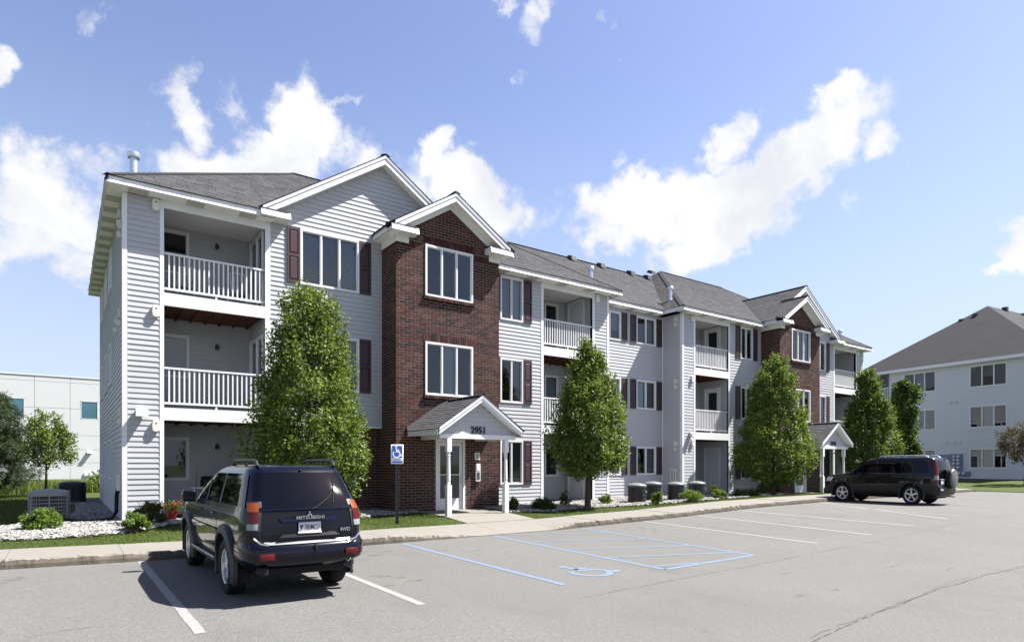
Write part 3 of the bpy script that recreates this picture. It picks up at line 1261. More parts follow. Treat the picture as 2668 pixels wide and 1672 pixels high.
# ---- roof helpers
def roof_plane(poly, name='roof_plane', m='roof_felt', rows=True, expo=.142, tab=.27):
    """a roof slope: felt sheet plus courses of shingle tabs; poly[0]->poly[1] is the eave"""
    P = [Vector(p) for p in poly]
    A = (P[1] - P[0]).normalized()
    N = (P[1] - P[0]).cross(P[-1] - P[0]).normalized()
    if N.z < 0:
        N = -N
    S = N.cross(A).normalized()
    if S.z < 0:
        S = -S
    ROOF.poly([p + N * .0 for p in P])
    if not rows:
        return
    uv = [((p - P[0]).dot(A), (p - P[0]).dot(S)) for p in P]
    smax = max(s for _, s in uv)
    s = -.02
    row = 0
    while s < smax:
        sm = s + expo / 2
        xs = []
        for i in range(len(uv)):
            (a0, s0), (a1, s1) = uv[i - 1], uv[i]
            if (s0 <= sm) != (s1 <= sm):
                xs.append(a0 + (a1 - a0) * (sm - s0) / (s1 - s0))
        if sm < 0 and not xs:
            xs = [uv[0][0], uv[1][0]]
        if len(xs) >= 2:
            lo, hi = min(xs), max(xs)
            a = lo - random.random() * tab
            while a < hi:
                w = tab * random.uniform(.55, 1.45)
                c0, c1 = max(a, lo), min(a + w - .008, hi)
                a += w
                if c1 - c0 < .03:
                    continue
                t0 = .012 + random.uniform(0, .005)
                e = random.uniform(-.012, .006)
                q = [P[0] + A * c0 + S * (s + e) + N * t0, P[0] + A * c1 + S * (s + e) + N * t0,
                     P[0] + A * c1 + S * (s + expo + .01) + N * .006, P[0] + A * c0 + S * (s + expo + .01) + N * .006]
                lo_ = [q[0] - N * (t0 - .001), q[1] - N * (t0 - .001)]
                SHINGLES.append((seen_area(q), [[tuple(v) for v in q], [tuple(lo_[0]), tuple(lo_[1]), tuple(q[1]), tuple(q[0])],
                                                 [tuple(lo_[0]), tuple(q[0]), tuple(q[3])], [tuple(lo_[1]), tuple(q[2]), tuple(q[1])]], random.choice([0, 0, 1, 1, 2, 3])))
        s += expo
        row += 1


ROOF = MB()
CAPS = MB()


def ridge_cap(p, q, w=.13):
    """overlapping cap shingles along a hip or ridge"""
    p, q = Vector(p), Vector(q)
    d = q - p
    n = max(1, int(d.length / .2))
    d.normalize()
    side = d.cross(Vector((0, 0, 1))).normalized()
    dn = Vector((0, 0, -1))
    step = (q - p).length / n
    for k in range(n):
        a, b_ = p + d * step * k, p + d * step * (k + 1.12)
        up = Vector((0, 0, .035))
        CAPS.quad(a + up, b_ + up * .75, b_ + side * w + dn * w * .38 + up * .75, a + side * w + dn * w * .38 + up)
        CAPS.quad(a + up, b_ + up * .75, b_ - side * w + dn * w * .38 + up * .75, a - side * w + dn * w * .38 + up)


def fascia(p, q, out, z=8.21, name='fascia'):
    """eave trough from p to q (x, y): upper board, then a lip that slopes outwards"""
    p, q, o = Vector((*p, 0)), Vector((*q, 0)), Vector((*out, 0))
    b = MB()
    pr = [(-.02, 0), (.0, 0), (.0, -.085), (.055, -.15), (.055, -.17), (-.02, -.17)]
    L_ = []
    for e in (p, q):
        L_.append([e + o * dd + Vector((0, 0, z + zz)) for dd, zz in pr])
    for i in range(len(pr)):
        j = (i + 1) % len(pr)
        b.quad(L_[0][i], L_[1][i], L_[1][j], L_[0][j])
    b.poly(L_[0])
    b.poly(L_[1][::-1])
    return b.build(name, 'trim', house)


def soffit(W, a0, a1, d0, d1, z, pat, step=.4):
    n = max(1, round((a1 - a0) / step))
    s = (a1 - a0) / n
    for k in range(n):
        b = MB()
        b.wbox(W, a0 + k * s + .002, a0 + (k + 1) * s - .002, d0, d1, z, z + .012)
        b.build('soffit_panel', 'soffit_vent' if pat(k) else 'soffit', house)


def rake(T, yf, yw, xf, zf, xp, zp, wd=.2, frieze=None, name='rake_board'):
    """sloping verge board from foot (xf, zf) to peak (xp, zp), its soffit and an optional frieze on the wall"""
    b = MB()
    dn = wd / math.cos(math.atan2(zp - zf, abs(xp - xf)))
    F = [(xf, zf), (xp, zp), (xp, zp - dn), (xf, zf - dn)]
    b.hexa([T(x, yf, z) for x, z in F] + [T(x, yf + .035, z) for x, z in F])
    up = .05
    b.hexa([T(x, yf - .018, z) for x, z in [(xf, zf + .02), (xp, zp + .02), (xp, zp - .07), (xf, zf - .07)]] +
           [T(x, yf - .001, z) for x, z in [(xf, zf + .02), (xp, zp + .02), (xp, zp - .07), (xf, zf - .07)]])
    o = b.build(name, 'trim', house)
    s = MB()
    k = dn - .02
    s.quad(T(xf, yf + .03, zf - k), T(xp, yf + .03, zp - k), T(xp, yw + .05, zp - k), T(xf, yw + .05, zf - k))
    s.build('verge_soffit', 'soffit', o)
    if frieze:
        f = MB()
        G = [(xf, zf - k), (xp, zp - k), (xp, zp - k - frieze), (xf, zf - k - frieze)]
        f.hexa([T(x, yw - .03, z) for x, z in G] + [T(x, yw - .001, z) for x, z in G])
        f.build('frieze', 'trim', o)
    return o


def build_wing(m):
    f = WF(17.2, m)
    T = (lambda x, y, z: (AXIS2 - x, y, z)) if m else (lambda x, y, z: (x, y, z))
    top = 8.02
    # -- end strip
    siding(f, 1.22, 1.89, .3, top)
    backing(f, 1.13, 1.97, .2, top)
    trimbox(f, 1.115, 1.215, -.02, .022, .22, top)
    trimbox(f, 1.885, 1.975, -.10, .022, .22, top)
    for k in range(3):
        oval_vent(f, 1.80, 7.86 - 2.75 * k + (.2 if k else 0))
    floodlight(f, 1.50, 2.83)
    # -- end wall
    e = WL(1.13, m)
    hs = []
    for fl in range(3):
        for (y0, y1) in [(21.2, 22.4), (23.6, 24.9), (26.2, 27.4)]:
            z0 = 1.2 + 2.75 * fl
            hs.append((y0, y1, z0, z0 + 1.17))
    siding(e, 17.3, 28.15, .3, top, hs)
    backing(e, 17.2, 28.24, .2, top, [(h[0] + .06, h[1] - .06, h[2] + .06, h[3] - .06) for h in hs])
    for h in hs:
        window(e, *h, panes=2, curtains='c ')
    trimbox(e, 17.2, 17.3, -.02, .02, .22, top)
    trimbox(e, 28.15, 28.24, -.02, .02, .22, top)
    b = MB()
    b.wbox(e, 17.22, 28.2, -.1, .03, .0, .30)
    b.build('foundation', 'concrete_old', house)
    b = MB()
    b.wbox(f, 1.14, 1.96, -.1, .02, .0, .285)
    b.build('foundation', 'concrete_old', house)
    for (a, z) in [(18.0, 7.75), (17.75, 7.4), (17.9, 5.3), (17.6, 2.9), (21, 2.9), (19.2, 5.35)]:
        box_vent(e, a, z)
    # -- outer balcony stack
    balcony(f, m, 1.975, 4.32, 18.88, 0)
    trimbox(f, 4.32, 4.455, -.06, .022, .22, top)
    # -- gable wall with the wide windows, hanging out over the ground floor
    win = [(5.24, 6.92, 6.55, 8.07), (5.24, 6.92, 3.70, 5.24)]
    gz = lambda x: 10.62 - .2 - .665 * abs(x - 7.63)

    def gshape(z):
        h = (10.36 - z) / .665
        if h <= 0:
            return None
        return (max(4.455, 7.63 - h), (7.63 if z < 8.3 else 7.63 + h))
    siding(f, 4.455, 11.0, 2.73, 10.4, win, gshape)
    backing(f, 4.455, 7.63, 2.73, 8.3, [(w[0] + .06, w[1] - .06, w[2] + .06, w[3] - .06) for w in win])
    face('wall', 'wall', [f.P(4.455, 0, 8.3), f.P(11.0, 0, 8.3), f.P(7.63, 0, 10.5)])
    window(f, *win[0], 3, 'bcb')
    window(f, *win[1], 3, 'c c')
    for w in win:
        shutter(f, 4.885, 5.235, w[2] + .0, w[3] + .0)
        shutter(f, 6.925, 7.275, w[2] + .0, w[3] + .0)
    b = MB()
    b.wbox(f, 4.455, 7.625, -.27, .012, 2.70, 2.73)
    b.build('overhang_soffit', 'soffit', house)
    g = WF(17.45, m)
    gw = (5.24, 6.92, .98, 2.35)
    MORT = MB()
    bricks(g, 4.46, 7.63, .2, 2.69, [gw])
    backing(g, 4.46, 7.63, .1, 2.7, [(gw[0] + .06, gw[1] - .06, gw[2] + .06, gw[3] - .06)], 0.0, MORT)
    window(g, *gw, 3, 'c  ')
    # -- brick tower
    t = WF(16.24, m)
    s = WL(7.63, m)
    r_ = WR(11.16, m)
    X0, X1 = 7.63, 11.16
    tw = [(8.55, 10.18, 6.55, 8.05), (8.55, 10.18, 3.66, 5.22)]
    door = (8.90, 9.90, .2, 2.38)
    hl = [(w[0] - .005, w[1] + .005, w[2] - .10, w[3] + .215) for w in tw] + [(door[0] - .02, door[1] + .02, 0, 2.42)]

    def tshape(z):
        if z < 8.1:
            return (X0, X1)
        h = (9.36 - z) / .656
        return (9.395 - h, 9.395 + h) if h > 0 else None
    bricks(t, X0, X1, .2, 9.4, hl + [(X0, X1, 7.93, 8.1)], tshape)
    soldier(t, X0 + .0, X0 + .92, 7.86, 8.06, .008)
    soldier(t, X1 - .92, X1, 7.86, 8.06, .008)
    for w in tw:
        soldier(t, w[0] - .06, w[1] + .06, w[3] + .005, w[3] + .21, .014)
        soldier(t, w[0] - .06, w[1] + .06, w[2] - .095, w[2] - .004, .07)
    bricks(s, 16.25, 17.45, .2, 8.0)
    soldier(s, 16.25, 17.19, 7.86, 8.06, .008)
    bricks(r_, 16.25, 17.19, .2, 8.0)
    soldier(r_, 16.25, 17.19, 7.86, 8.06, .008)
    hb = [(w[0] + .06, w[1] - .06, w[2] + .06, w[3] - .06) for w in tw] + [(door[0], door[1], 0, 2.38)]
    backing(t, X0, X1, .1, 8.1, hb, 0.0, MORT)
    MORT.poly([t.P(X0, 0, 8.1), t.P(X1, 0, 8.1), t.P(9.395, 0, 9.4)])
    backing(s, 16.25, 17.46, .1, 8.1, (), 0.0, MORT)
    backing(r_, 16.25, 17.2, .1, 8.1, (), 0.0, MORT)
    MORT.build('mortar', 'mortar', house, kind='stuff')
    for i, w in enumerate(tw):
        window(t, *w, 3, ['ddd', 'dCd'][i].replace('d', ' '))
    tower_door(t, m)
    # -- wall between tower and inner balcony
    mw = [(11.86, 12.82, 6.49 - 2.76 * k - (.02 if k else 0), 7.97 - 2.76 * k) for k in range(3)]
    siding(f, 11.16, 13.62, .3, top, mw)
    backing(f, 11.16, 13.71, .2, top, [(w[0] + .06, w[1] - .06, w[2] + .06, w[3] - .06) for w in mw])
    for i, w in enumerate(mw):
        window(f, *w, 2, ['bC', ' B', ' c'][i] if not m else ' c')
        shutter(f, 11.49, 11.855, w[2], w[3])
        shutter(f, 12.825, 13.18, w[2], w[3])
    trimbox(f, 13.605, 13.715, -.06, .022, .22, top)
    b = MB()
    b.wbox(f, 11.17, 13.7, -.1, .02, .0, .285)
    b.build('foundation', 'concrete_old', house)
    # -- inner balcony stack and strip
    balcony(f, m, 13.715, 16.05, 18.78, 1)
    trimbox(f, 16.05, 16.165, -.1, .022, .22, top)
    siding(f, 16.165, 16.81, .3, top)
    backing(f, 16.05, 16.9, .2, top)
    trimbox(f, 16.80, 16.91, -.02, .022, .22, top)
    for k in range(3):
        oval_vent(f, 16.27, 7.84 - 2.72 * k + (.15 if k else 0))
    if m:
        floodlight(f, 16.38, 2.86)
    b = MB()
    b.wbox(f, 16.06, 16.9, -.1, .02, .0, .285)
    b.build('foundation', 'concrete_old', house)
    w_ = WR(16.9, m)
    siding(w_, 17.3, 18.2, .3, top)
    backing(w_, 17.2, 18.3, .2, top)
    trimbox(w_, 17.2, 17.3, -.02, .02, .22, top)
    b = MB()
    b.wbox(w_, 17.22, 18.2, -.1, .02, .0, .285)
    b.build('foundation', 'concrete_old', house)
    if m:
        for k in range(3):
            box_vent(w_, 17.52, 7.82 - 2.66 * k)
        for k in range(3):
            p = MB()
            p.tube([w_.P(17.5 + k * .13, .05, .25), w_.P(17.5 + k * .13, .05, 1.35), w_.P(17.5 + k * .13, .0, 1.42)], .022, 8)
            p.wbox(w_, 17.46 + k * .13, 17.54 + k * .13, .0, .06, 1.34, 1.46)
            p.build('service_pipe', 'light_grey', house)
    # -- eaves
    fy = 16.86
    F = lambda x0, x1, y: fascia(T(x0, y, 0)[:2], T(x1, y, 0)[:2], (0, -1))
    F(.81, 4.12, fy)
    F(11.46, 17.25, fy)
    sx = -1 if not m else 1
    fascia(T(.81, fy, 0)[:2], T(.81, 28.6, 0)[:2], (sx, 0))
    fascia(T(17.25, fy, 0)[:2], T(17.25, 17.9, 0)[:2], (-sx, 0))
    soffit(f, .82, 4.46, .0, .335, 8.03, lambda k: k % 3 == 1, .42)
    soffit(f, 11.16, 17.24, .0, .34, 8.03, lambda k: k % 3 == 1, .42)
    ew = WL(1.13, m)
    soffit(ew, 17.202, 28.58, .0, .315, 8.03, lambda k: k % 2 == 1, .41)
    trimbox(f, 1.97, 4.33, -.06, .015, 7.84, 8.03, name='header_beam')
    trimbox(f, 13.71, 16.06, -.06, .015, 7.84, 8.03, name='header_beam')
    # -- eave returns of the big gable
    for (x0, x1) in [(4.12, 4.86), (10.40, 11.14)]:
        block('eave_return', 'trim', [T(x0, 16.70, 8.06), T(x1, 16.70, 8.06), T(x1, 17.19, 8.06), T(x0, 17.19, 8.06), T(x0, 16.76, 8.23), T(x1, 16.76, 8.23), T(x1, 17.19, 8.23), T(x0, 17.19, 8.23)])
    for (x0, x1) in [(4.12, 4.80), (10.46, 11.14)]:
        block('return_shingles', 'shingle_2', [T(x0, 16.74, 8.235), T(x1, 16.74, 8.235), T(x1, 17.18, 8.235), T(x0, 17.18, 8.235), T(x0, 16.75, 8.25), T(x1, 16.75, 8.25), T(x1, 17.18, 8.40), T(x0, 17.18, 8.40)])
    rake(T, 16.93, 17.2, 4.20, 8.34, 7.63, 10.62)
    rake(T, 16.93, 17.2, 11.06, 8.34, 7.63, 10.62)
    # -- tower eaves, returns and verges
    for (x0, x1) in [(7.34, 8.17), (10.62, 11.45)]:
        block('eave_return', 'trim', [T(x0, 15.84, 8.13), T(x1, 15.84, 8.13), T(x1, 16.23, 8.13), T(x0, 16.23, 8.13), T(x0, 15.89, 8.30), T(x1, 15.89, 8.30), T(x1, 16.23, 8.30), T(x0, 16.23, 8.30)])
    for (x0, x1) in [(7.30, 8.12), (10.67, 11.49)]:
        block('return_shingles', 'shingle_2', [T(x0, 15.87, 8.305), T(x1, 15.87, 8.305), T(x1, 16.22, 8.305), T(x0, 16.22, 8.305), T(x0, 15.88, 8.32), T(x1, 15.88, 8.32), T(x1, 16.22, 8.42), T(x0, 16.22, 8.42)])
    for (x, o) in [(7.34, sx), (11.45, -sx)]:
        fascia(T(x, 15.9, 0)[:2], T(x, 17.2, 0)[:2], (o, 0), 8.30)
    for w_s in (s, r_):
        trimbox(w_s, 15.9, 17.19, .0, .27, 8.125, 8.137, name='tower_soffit', m='soffit')
        trimbox(w_s, 16.215, 17.19, .012, .03, 7.93, 8.125, name='tower_frieze')
    trimbox(t, 7.60, 8.02, .012, .03, 7.95, 8.13, name='tower_frieze')
    trimbox(t, 10.77, 11.19, .012, .03, 7.95, 8.13, name='tower_frieze')
    rake(T, 15.88, 16.24, 7.44, 8.36, 9.395, 9.60, .19, .15)
    rake(T, 15.88, 16.24, 11.35, 8.36, 9.395, 9.60, .19, .15)
    # -- roof slopes
    ez, rz = 8.22, 12.03
    xa, xb = 6.68, 11.9
    c = [(.79, 16.84), (17.27, 16.84), (17.27, 28.62), (.79, 28.62)]
    c = [T(x, y, ez) for x, y in c]
    ra, rb = T(xa, 22.72, rz), T(xb, 22.72, rz)
    if m:
        c = [c[1], c[0], c[3], c[2]]
        ra, rb = rb, ra
    pl_ = [(.79, 16.84, ez), (4.12, 16.84, ez), (4.12, 17.04, ez + .13), (7.63, 20.62, 10.645), (7.63, 22.72, rz), (xa, 22.72, rz)]
    pr_ = [(17.27, 16.84, ez), (11.14, 16.84, ez), (11.14, 17.04, ez + .13), (7.63, 20.62, 10.645), (7.63, 22.72, rz), (xb, 22.72, rz)]
    roof_plane([T(*p) for p in pl_])
    roof_plane([T(*p) for p in pr_])
    roof_plane([c[3], c[0], ra])
    roof_plane([c[1], c[2], rb], rows=False)
    roof_plane([c[2], c[3], ra, rb], rows=False)
    ridge_cap(ra, rb)
    for p, q in [(c[0], ra), (c[1], rb), (c[3], ra), (c[2], rb)]:
        ridge_cap(p, q)
    pk = 10.645
    gl, gr = [(4.16, 16.90, 8.345), (4.16, 17.05, 8.345), (7.63, 20.62, pk), (7.63, 16.90, pk)], [(11.10, 16.90, 8.345), (11.10, 17.05, 8.345), (7.63, 20.62, pk), (7.63, 16.90, pk)]
    for q in (gl, gr):
        roof_plane([T(*p) for p in q])
    ridge_cap(T(7.63, 16.90, pk), T(7.63, 20.62, pk))
    tp = 9.625
    for x in (7.29, 11.50):
        yb = 17.2 if x < 9 else 18.9
        roof_plane([T(x, 15.85, 8.305), T(x, 18.9 if x > 9 else 17.19, 8.305), T(9.395, 18.9 if x > 9 else 17.19, tp), T(9.395, 15.85, tp)])
    ridge_cap(T(9.395, 15.85, tp), T(9.395, 17.2, tp))
    # -- back wall and far corner closing the volume
    backing(Wall((0, 28.24), (1, 0), (0, 1), m), 1.13, 19.05, .2, 8.05)
    porch(m)


def tower_door(t, m):
    b = MB()
    for q in [(8.90, 8.97, .25, 2.38), (9.83, 9.90, .25, 2.38), (8.97, 9.83, 2.30, 2.38)]:
        b.wbox(t, q[0], q[1], -.1, .02, q[2], q[3])
    P = t.P
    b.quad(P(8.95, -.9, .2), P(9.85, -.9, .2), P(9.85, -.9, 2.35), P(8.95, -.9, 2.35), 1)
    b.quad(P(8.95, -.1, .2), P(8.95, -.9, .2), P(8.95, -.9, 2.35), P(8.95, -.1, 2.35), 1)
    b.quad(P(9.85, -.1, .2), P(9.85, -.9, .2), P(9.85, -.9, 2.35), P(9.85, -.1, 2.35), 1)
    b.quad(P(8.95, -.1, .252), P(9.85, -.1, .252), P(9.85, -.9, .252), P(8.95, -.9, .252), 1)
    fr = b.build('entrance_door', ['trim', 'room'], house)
    d = MB()
    for q in [(8.975, 9.07, .27, 2.29), (9.73, 9.825, .27, 2.29), (9.07, 9.73, 2.19, 2.29), (9.07, 9.73, .27, .62), (9.07, 9.73, 1.315, 1.34)]:
        d.wbox(t, q[0], q[1], -.075, -.035, q[2], q[3])
    d.build('door_leaf', 'trim', fr)
    for (z0, z1) in [(.62, 1.315), (1.34, 2.19)]:
        p = MB()
        p.quad(*pane_quad(t, 9.07, 9.73, z0, z1, -.055))
        p.build('pane', 'glass', fr)
    h = MB()
    h.tube([t.P(9.78, -.03, 1.05), t.P(9.78, .03, 1.08), t.P(9.78, .03, 1.3), t.P(9.78, -.03, 1.33)], .012, 6)
    h.build('door_handle', 'alloy', fr)
    if not m:
        n = MB()
        n.wbox(t, 10.245, 10.435, .012, .028, 1.775, 2.0)
        n.wbox(t, 10.265, 10.415, .028, .0295, 1.80, 1.98)
        pl = n.build('entry_plaque', 'light_grey', house)
        q = MB()
        c = (10.34, 1.915)
        for k in range(16):
            a0, a1 = 2 * math.pi * k / 16, 2 * math.pi * (k + 1) / 16
            q.quad(*[t.P(c[0] + r * math.cos(a), .0305, c[1] + r * math.sin(a)) for r, a in ((.05, a0), (.05, a1), (.04, a1), (.04, a0))])
        q.quad(t.P(c[0] - .035, .0307, c[1] - .03), t.P(c[0] - .028, .0307, c[1] - .037), t.P(c[0] + .035, .0307, c[1] + .03), t.P(c[0] + .028, .0307, c[1] + .037))
        q.quad(t.P(c[0] - .03, .0306, c[1] - .006), t.P(c[0] + .03, .0306, c[1] - .006), t.P(c[0] + .03, .0306, c[1] + .006), t.P(c[0] - .03, .0306, c[1] + .006))
        for k in range(2):
            q.quad(t.P(10.28, .0306, 1.825 + k * .017), t.P(10.40, .0306, 1.825 + k * .017), t.P(10.40, .0306, 1.834 + k * .017), t.P(10.28, .0306, 1.834 + k * .017))
        q.build('no_smoking_symbol', 'number_black', pl)
        n = MB()
        n.wbox(t, 10.265, 10.425, .012, .07, 1.12, 1.66)
        ic = n.build('intercom', 'trim', house)
        q = MB()
        q.wbox(t, 10.285, 10.405, .07, .078, 1.44, 1.62)
        q.build('screen', 'light_grey', ic)
        q = MB()
        for r in range(6):
            for c_ in range(3):
                q.wbox(t, 10.29 + c_ * .04, 10.32 + c_ * .04, .07, .077, 1.17 + r * .04, 1.2 + r * .04)
        q.build('keypad', 'plastic_dark', ic)


def balcony(f, m, a0, a1, yb, kind):
    """three recessed levels behind the front wall: decks with white fascias, railings, doors, lamps"""
    bk = WF(yb, m)
    lw, rw = WR(a0, m), WL(a1, m)
    fl = [.27, 3.02, 5.80]
    tops = [2.72, 5.49, 7.98]
    wl = []
    rl = []
    ll = []
    for k in range(3):
        z = fl[k]
        if kind == 0:
            wl.append((a0 + .08, a0 + .79, z + .94, z + 2.10))
            rl.append((17.36, 18.76, z + .04, z + 2.08))
        else:
            wl.append((a1 - 1.02, a1 - .34, z + (.9 if k == 0 else .04), z + 2.06))
            rl.append((17.62, 18.58, z + .04, z + 2.12))
            ll.append((17.60, 18.48, z + .02, z + 2.12))
    siding(bk, a0, a1, .3, 7.98, wl, None)
    backing(bk, a0, a1, .2, 8.0, [(h[0] + .06, h[1] - .06, h[2] + .06, h[3] - .06) for h in wl])
    siding(rw, 17.3, yb, .3, 7.98, rl, None)
    backing(rw, 17.2, yb, .2, 8.0, [(h[0] + .06, h[1] - .06, h[2] + .06, h[3] - .06) for h in rl])
    siding(lw, 17.3, yb, .3, 7.98, ll, None)
    backing(lw, 17.2, yb, .2, 8.0, [(h[0] + .05, h[1] - .05, h[2] + .05, h[3] - .05) for h in ll])
    for k in range(3):
        window(bk, *wl[k], 1, 'b' if k == 1 else ' ')
        if kind == 0:
            window(rw, *rl[k], 2, ' c')
        else:
            patio_door(rw, *rl[k], glazed=False)
            patio_door(lw, *ll[k], glazed=(k > 0))
        if kind == 0:
            lamp(bk, (a0 + a1) / 2 + .3, fl[k] + 1.9)
        else:
            lamp(bk, a0 + .5, fl[k] + 1.9)
    for k in (1, 2):
        z = fl[k]
        b = MB()
        b.wbox(f, a0, a1, -.05, .022, z - .31, z - .005)
        b.build('deck_fascia', 'trim', house)
        b = MB()
        b.wbox(f, a0, a1, -(yb - 17.2) + .002, -.052, z - .035, z)
        b.wbox(f, a0, a1, -(yb - 17.2) + .002, -.052, z - .285, z - .036)
        for q in range(7):
            x = a0 + .08 + q * (a1 - a0 - .2) / 6
            b.wbox(f, x, x + .045, -(yb - 17.2) + .002, -.052, z - .335, z - .286)
        b.build('deck', 'deck_wood', house)
        railing(f, a0 + .005, a1 - .005, z)
    b = MB()
    b.wbox(f, a0, a1, -(yb - 17.2), -.06, 7.98, 8.0)
    b.build('balcony_ceiling', 'soffit', house)
    b = MB()
    b.wbox(f, a0, a1, -(yb - 17.2), .35, .05, .268)
    b.build('patio_slab', 'concrete_old', house)


def patio_door(W, y0, y1, z0, z1, glazed=True):
    b = MB()
    w = .075
    b.wbox(W, y0, y0 + w, -.05, .035, z0, z1)
    b.wbox(W, y1 - w, y1, -.05, .035, z0, z1)
    b.wbox(W, y0 + w, y1 - w, -.05, .034, z1 - w, z1)
    f = b.build('patio_door', 'trim', house)
    d = MB()
    i0, i1, j0, j1 = y0 + w, y1 - w, z0 + .01, z1 - w
    if not glazed:
        d.wbox(W, i0, i1, -.045, -.01, j0, j1)
        for q in [(i0 + .1, i0 + .125, j0 + .25, j1 - .15), (i1 - .125, i1 - .1, j0 + .25, j1 - .15), (i0 + .125, i1 - .125, j0 + .25, j0 + .275), (i0 + .125, i1 - .125, j1 - .175, j1 - .15)]:
            d.wbox(W, q[0], q[1], -.01, .004, q[2], q[3])
        d.build('door_leaf', 'door', f)
    else:
        e = .13
        for q in [(i0, i0 + e, j0, j1), (i1 - e, i1, j0, j1), (i0 + e, i1 - e, j0, j0 + .2), (i0 + e, i1 - e, j1 - e, j1)]:
            d.wbox(W, q[0], q[1], -.045, -.005, q[2], q[3])
        d.build('door_leaf', 'trim', f)
        p = MB()
        p.quad(*pane_quad(W, i0 + e, i1 - e, j0 + .2, j1 - e, -.03))
        p.build('pane', 'glass', f)
        p = MB()
        p.wbox(W, i0 + e, i1 - e, -.4, -.39, j0 + .2, j1 - e)
        p.build('room_wall', 'room', f)
    h = MB()
    c = W.P(i0 + .06, .02, z0 + .98)
    h.lathe([(.001, -.03), (.028, -.015), (.028, .015), (.001, .03)], c, 'z', 10)
    h.build('door_knob', 'alloy', f)


def porch(m):
    """gabled canopy on two turned posts over the tower door, house number on its front"""
    T = (lambda x, y, z: (AXIS2 - x, y, z)) if m else (lambda x, y, z: (x, y, z))
    f = WF(14.68, m)
    cx, zf, zp = 9.385, 2.60, 3.53
    x0, x1 = 8.0, 10.77
    s = (zp - zf) / (cx - x0)
    block('porch_beam', 'trim', [T(8.14, 14.62, 2.34), T(10.63, 14.62, 2.34), T(10.63, 14.74, 2.34), T(8.14, 14.74, 2.34), T(8.14, 14.62, 2.46), T(10.63, 14.62, 2.46), T(10.63, 14.74, 2.46), T(8.14, 14.74, 2.46)])
    for x in (8.40, 10.25):
        block('porch_beam', 'trim', [T(x, 14.745, 2.34), T(x + .12, 14.745, 2.34), T(x + .12, 16.22, 2.34), T(x, 16.22, 2.34), T(x, 14.745, 2.455), T(x + .12, 14.745, 2.455), T(x + .12, 16.22, 2.455), T(x, 16.22, 2.455)])
    # gable front with lap boards
    face('wall', 'wall', [f.P(8.2, 0, 2.45), f.P(10.57, 0, 2.45), f.P(cx, 0, 2.45 + s * 1.185)])

    def sh(z):
        h = (zp - .14 - z) / s
        return (cx - h, cx + h) if h > .03 else None
    siding(f, x0, x1, 2.46, zp, (), sh)
    b = MB()
    b.quad(T(8.12, 14.72, 2.455), T(10.65, 14.72, 2.455), T(10.65, 16.22, 2.455), T(8.12, 16.22, 2.455))
    b.build('porch_ceiling', 'soffit', house)
    rake(T, 14.45, 14.68, x0 + .03, zf, cx, zp, .135, name='porch_rake')
    rake(T, 14.45, 14.68, x1 - .03, zf, cx, zp, .135, name='porch_rake')
    sx = 1 if m else -1
    for (x, o) in [(x0, -1), (x1, 1)]:
        b = MB()
        b.hexa([T(x, 14.46, 2.43), T(x + .02 * o, 14.46, 2.43), T(x + .02 * o, 16.225, 2.43), T(x, 16.225, 2.43),
                T(x, 14.46, 2.585), T(x + .02 * o, 14.46, 2.585), T(x + .02 * o, 16.225, 2.585), T(x, 16.225, 2.585)])
        b.quad(T(x, 14.5, 2.432), T(x, 16.22, 2.432), T(x - .3 * o, 16.22, 2.452), T(x - .3 * o, 14.5, 2.452))
        b.build('porch_fascia', 'trim', house)
    for (xe, o) in [(x0 - .04, 1), (x1 + .04, -1)]:
        z0 = zf - .04 * s + .02
        roof_plane([T(xe, 14.42, z0), T(xe, 16.228, z0), T(cx, 16.228, zp + .02), T(cx, 14.42, zp + .02)], expo=.135, tab=.24)
    ridge_cap(T(cx, 14.42, zp + .02), T(cx, 16.2, zp + .02), .1)
    # flashing against the brick
    for xe in (x0 - .05, x1 + .05):
        block('flashing', 'roof_felt', [T(xe, 16.15, zf - .02), T(cx, 16.15, zp + .02), T(cx, 16.232, zp + .02), T(xe, 16.232, zf - .02),
                T(xe, 16.21, zf + .09), T(cx, 16.21, zp + .13), T(cx, 16.232, zp + .13), T(xe, 16.232, zf + .09)])
    for x in (8.435, 10.32):
        b = MB()
        c = T(x, 14.68, 0)
        zb = .245
        b.box(c[0] - .068, c[0] + .068, c[1] - .068, c[1] + .068, zb, 1.08)
        b.box(c[0] - .068, c[0] + .068, c[1] - .068, c[1] + .068, 1.98, 2.34)
        b.lathe([(.066, 1.08), (.05, 1.10), (.062, 1.13), (.045, 1.16), (.056, 1.22), (.052, 1.5), (.046, 1.84), (.06, 1.88), (.045, 1.905), (.062, 1.94), (.066, 1.98)], (c[0], c[1], 0), 'z', 16)
        b.build('porch_post', 'trim', house)
    M = Matrix.Translation(T(9.385, 14.655, 2.50)) @ Matrix.Rotation(R(90), 4, 'X')
    placed_text('house_number', TXT['2941' if m else '2951'], 'number_black', M, house)


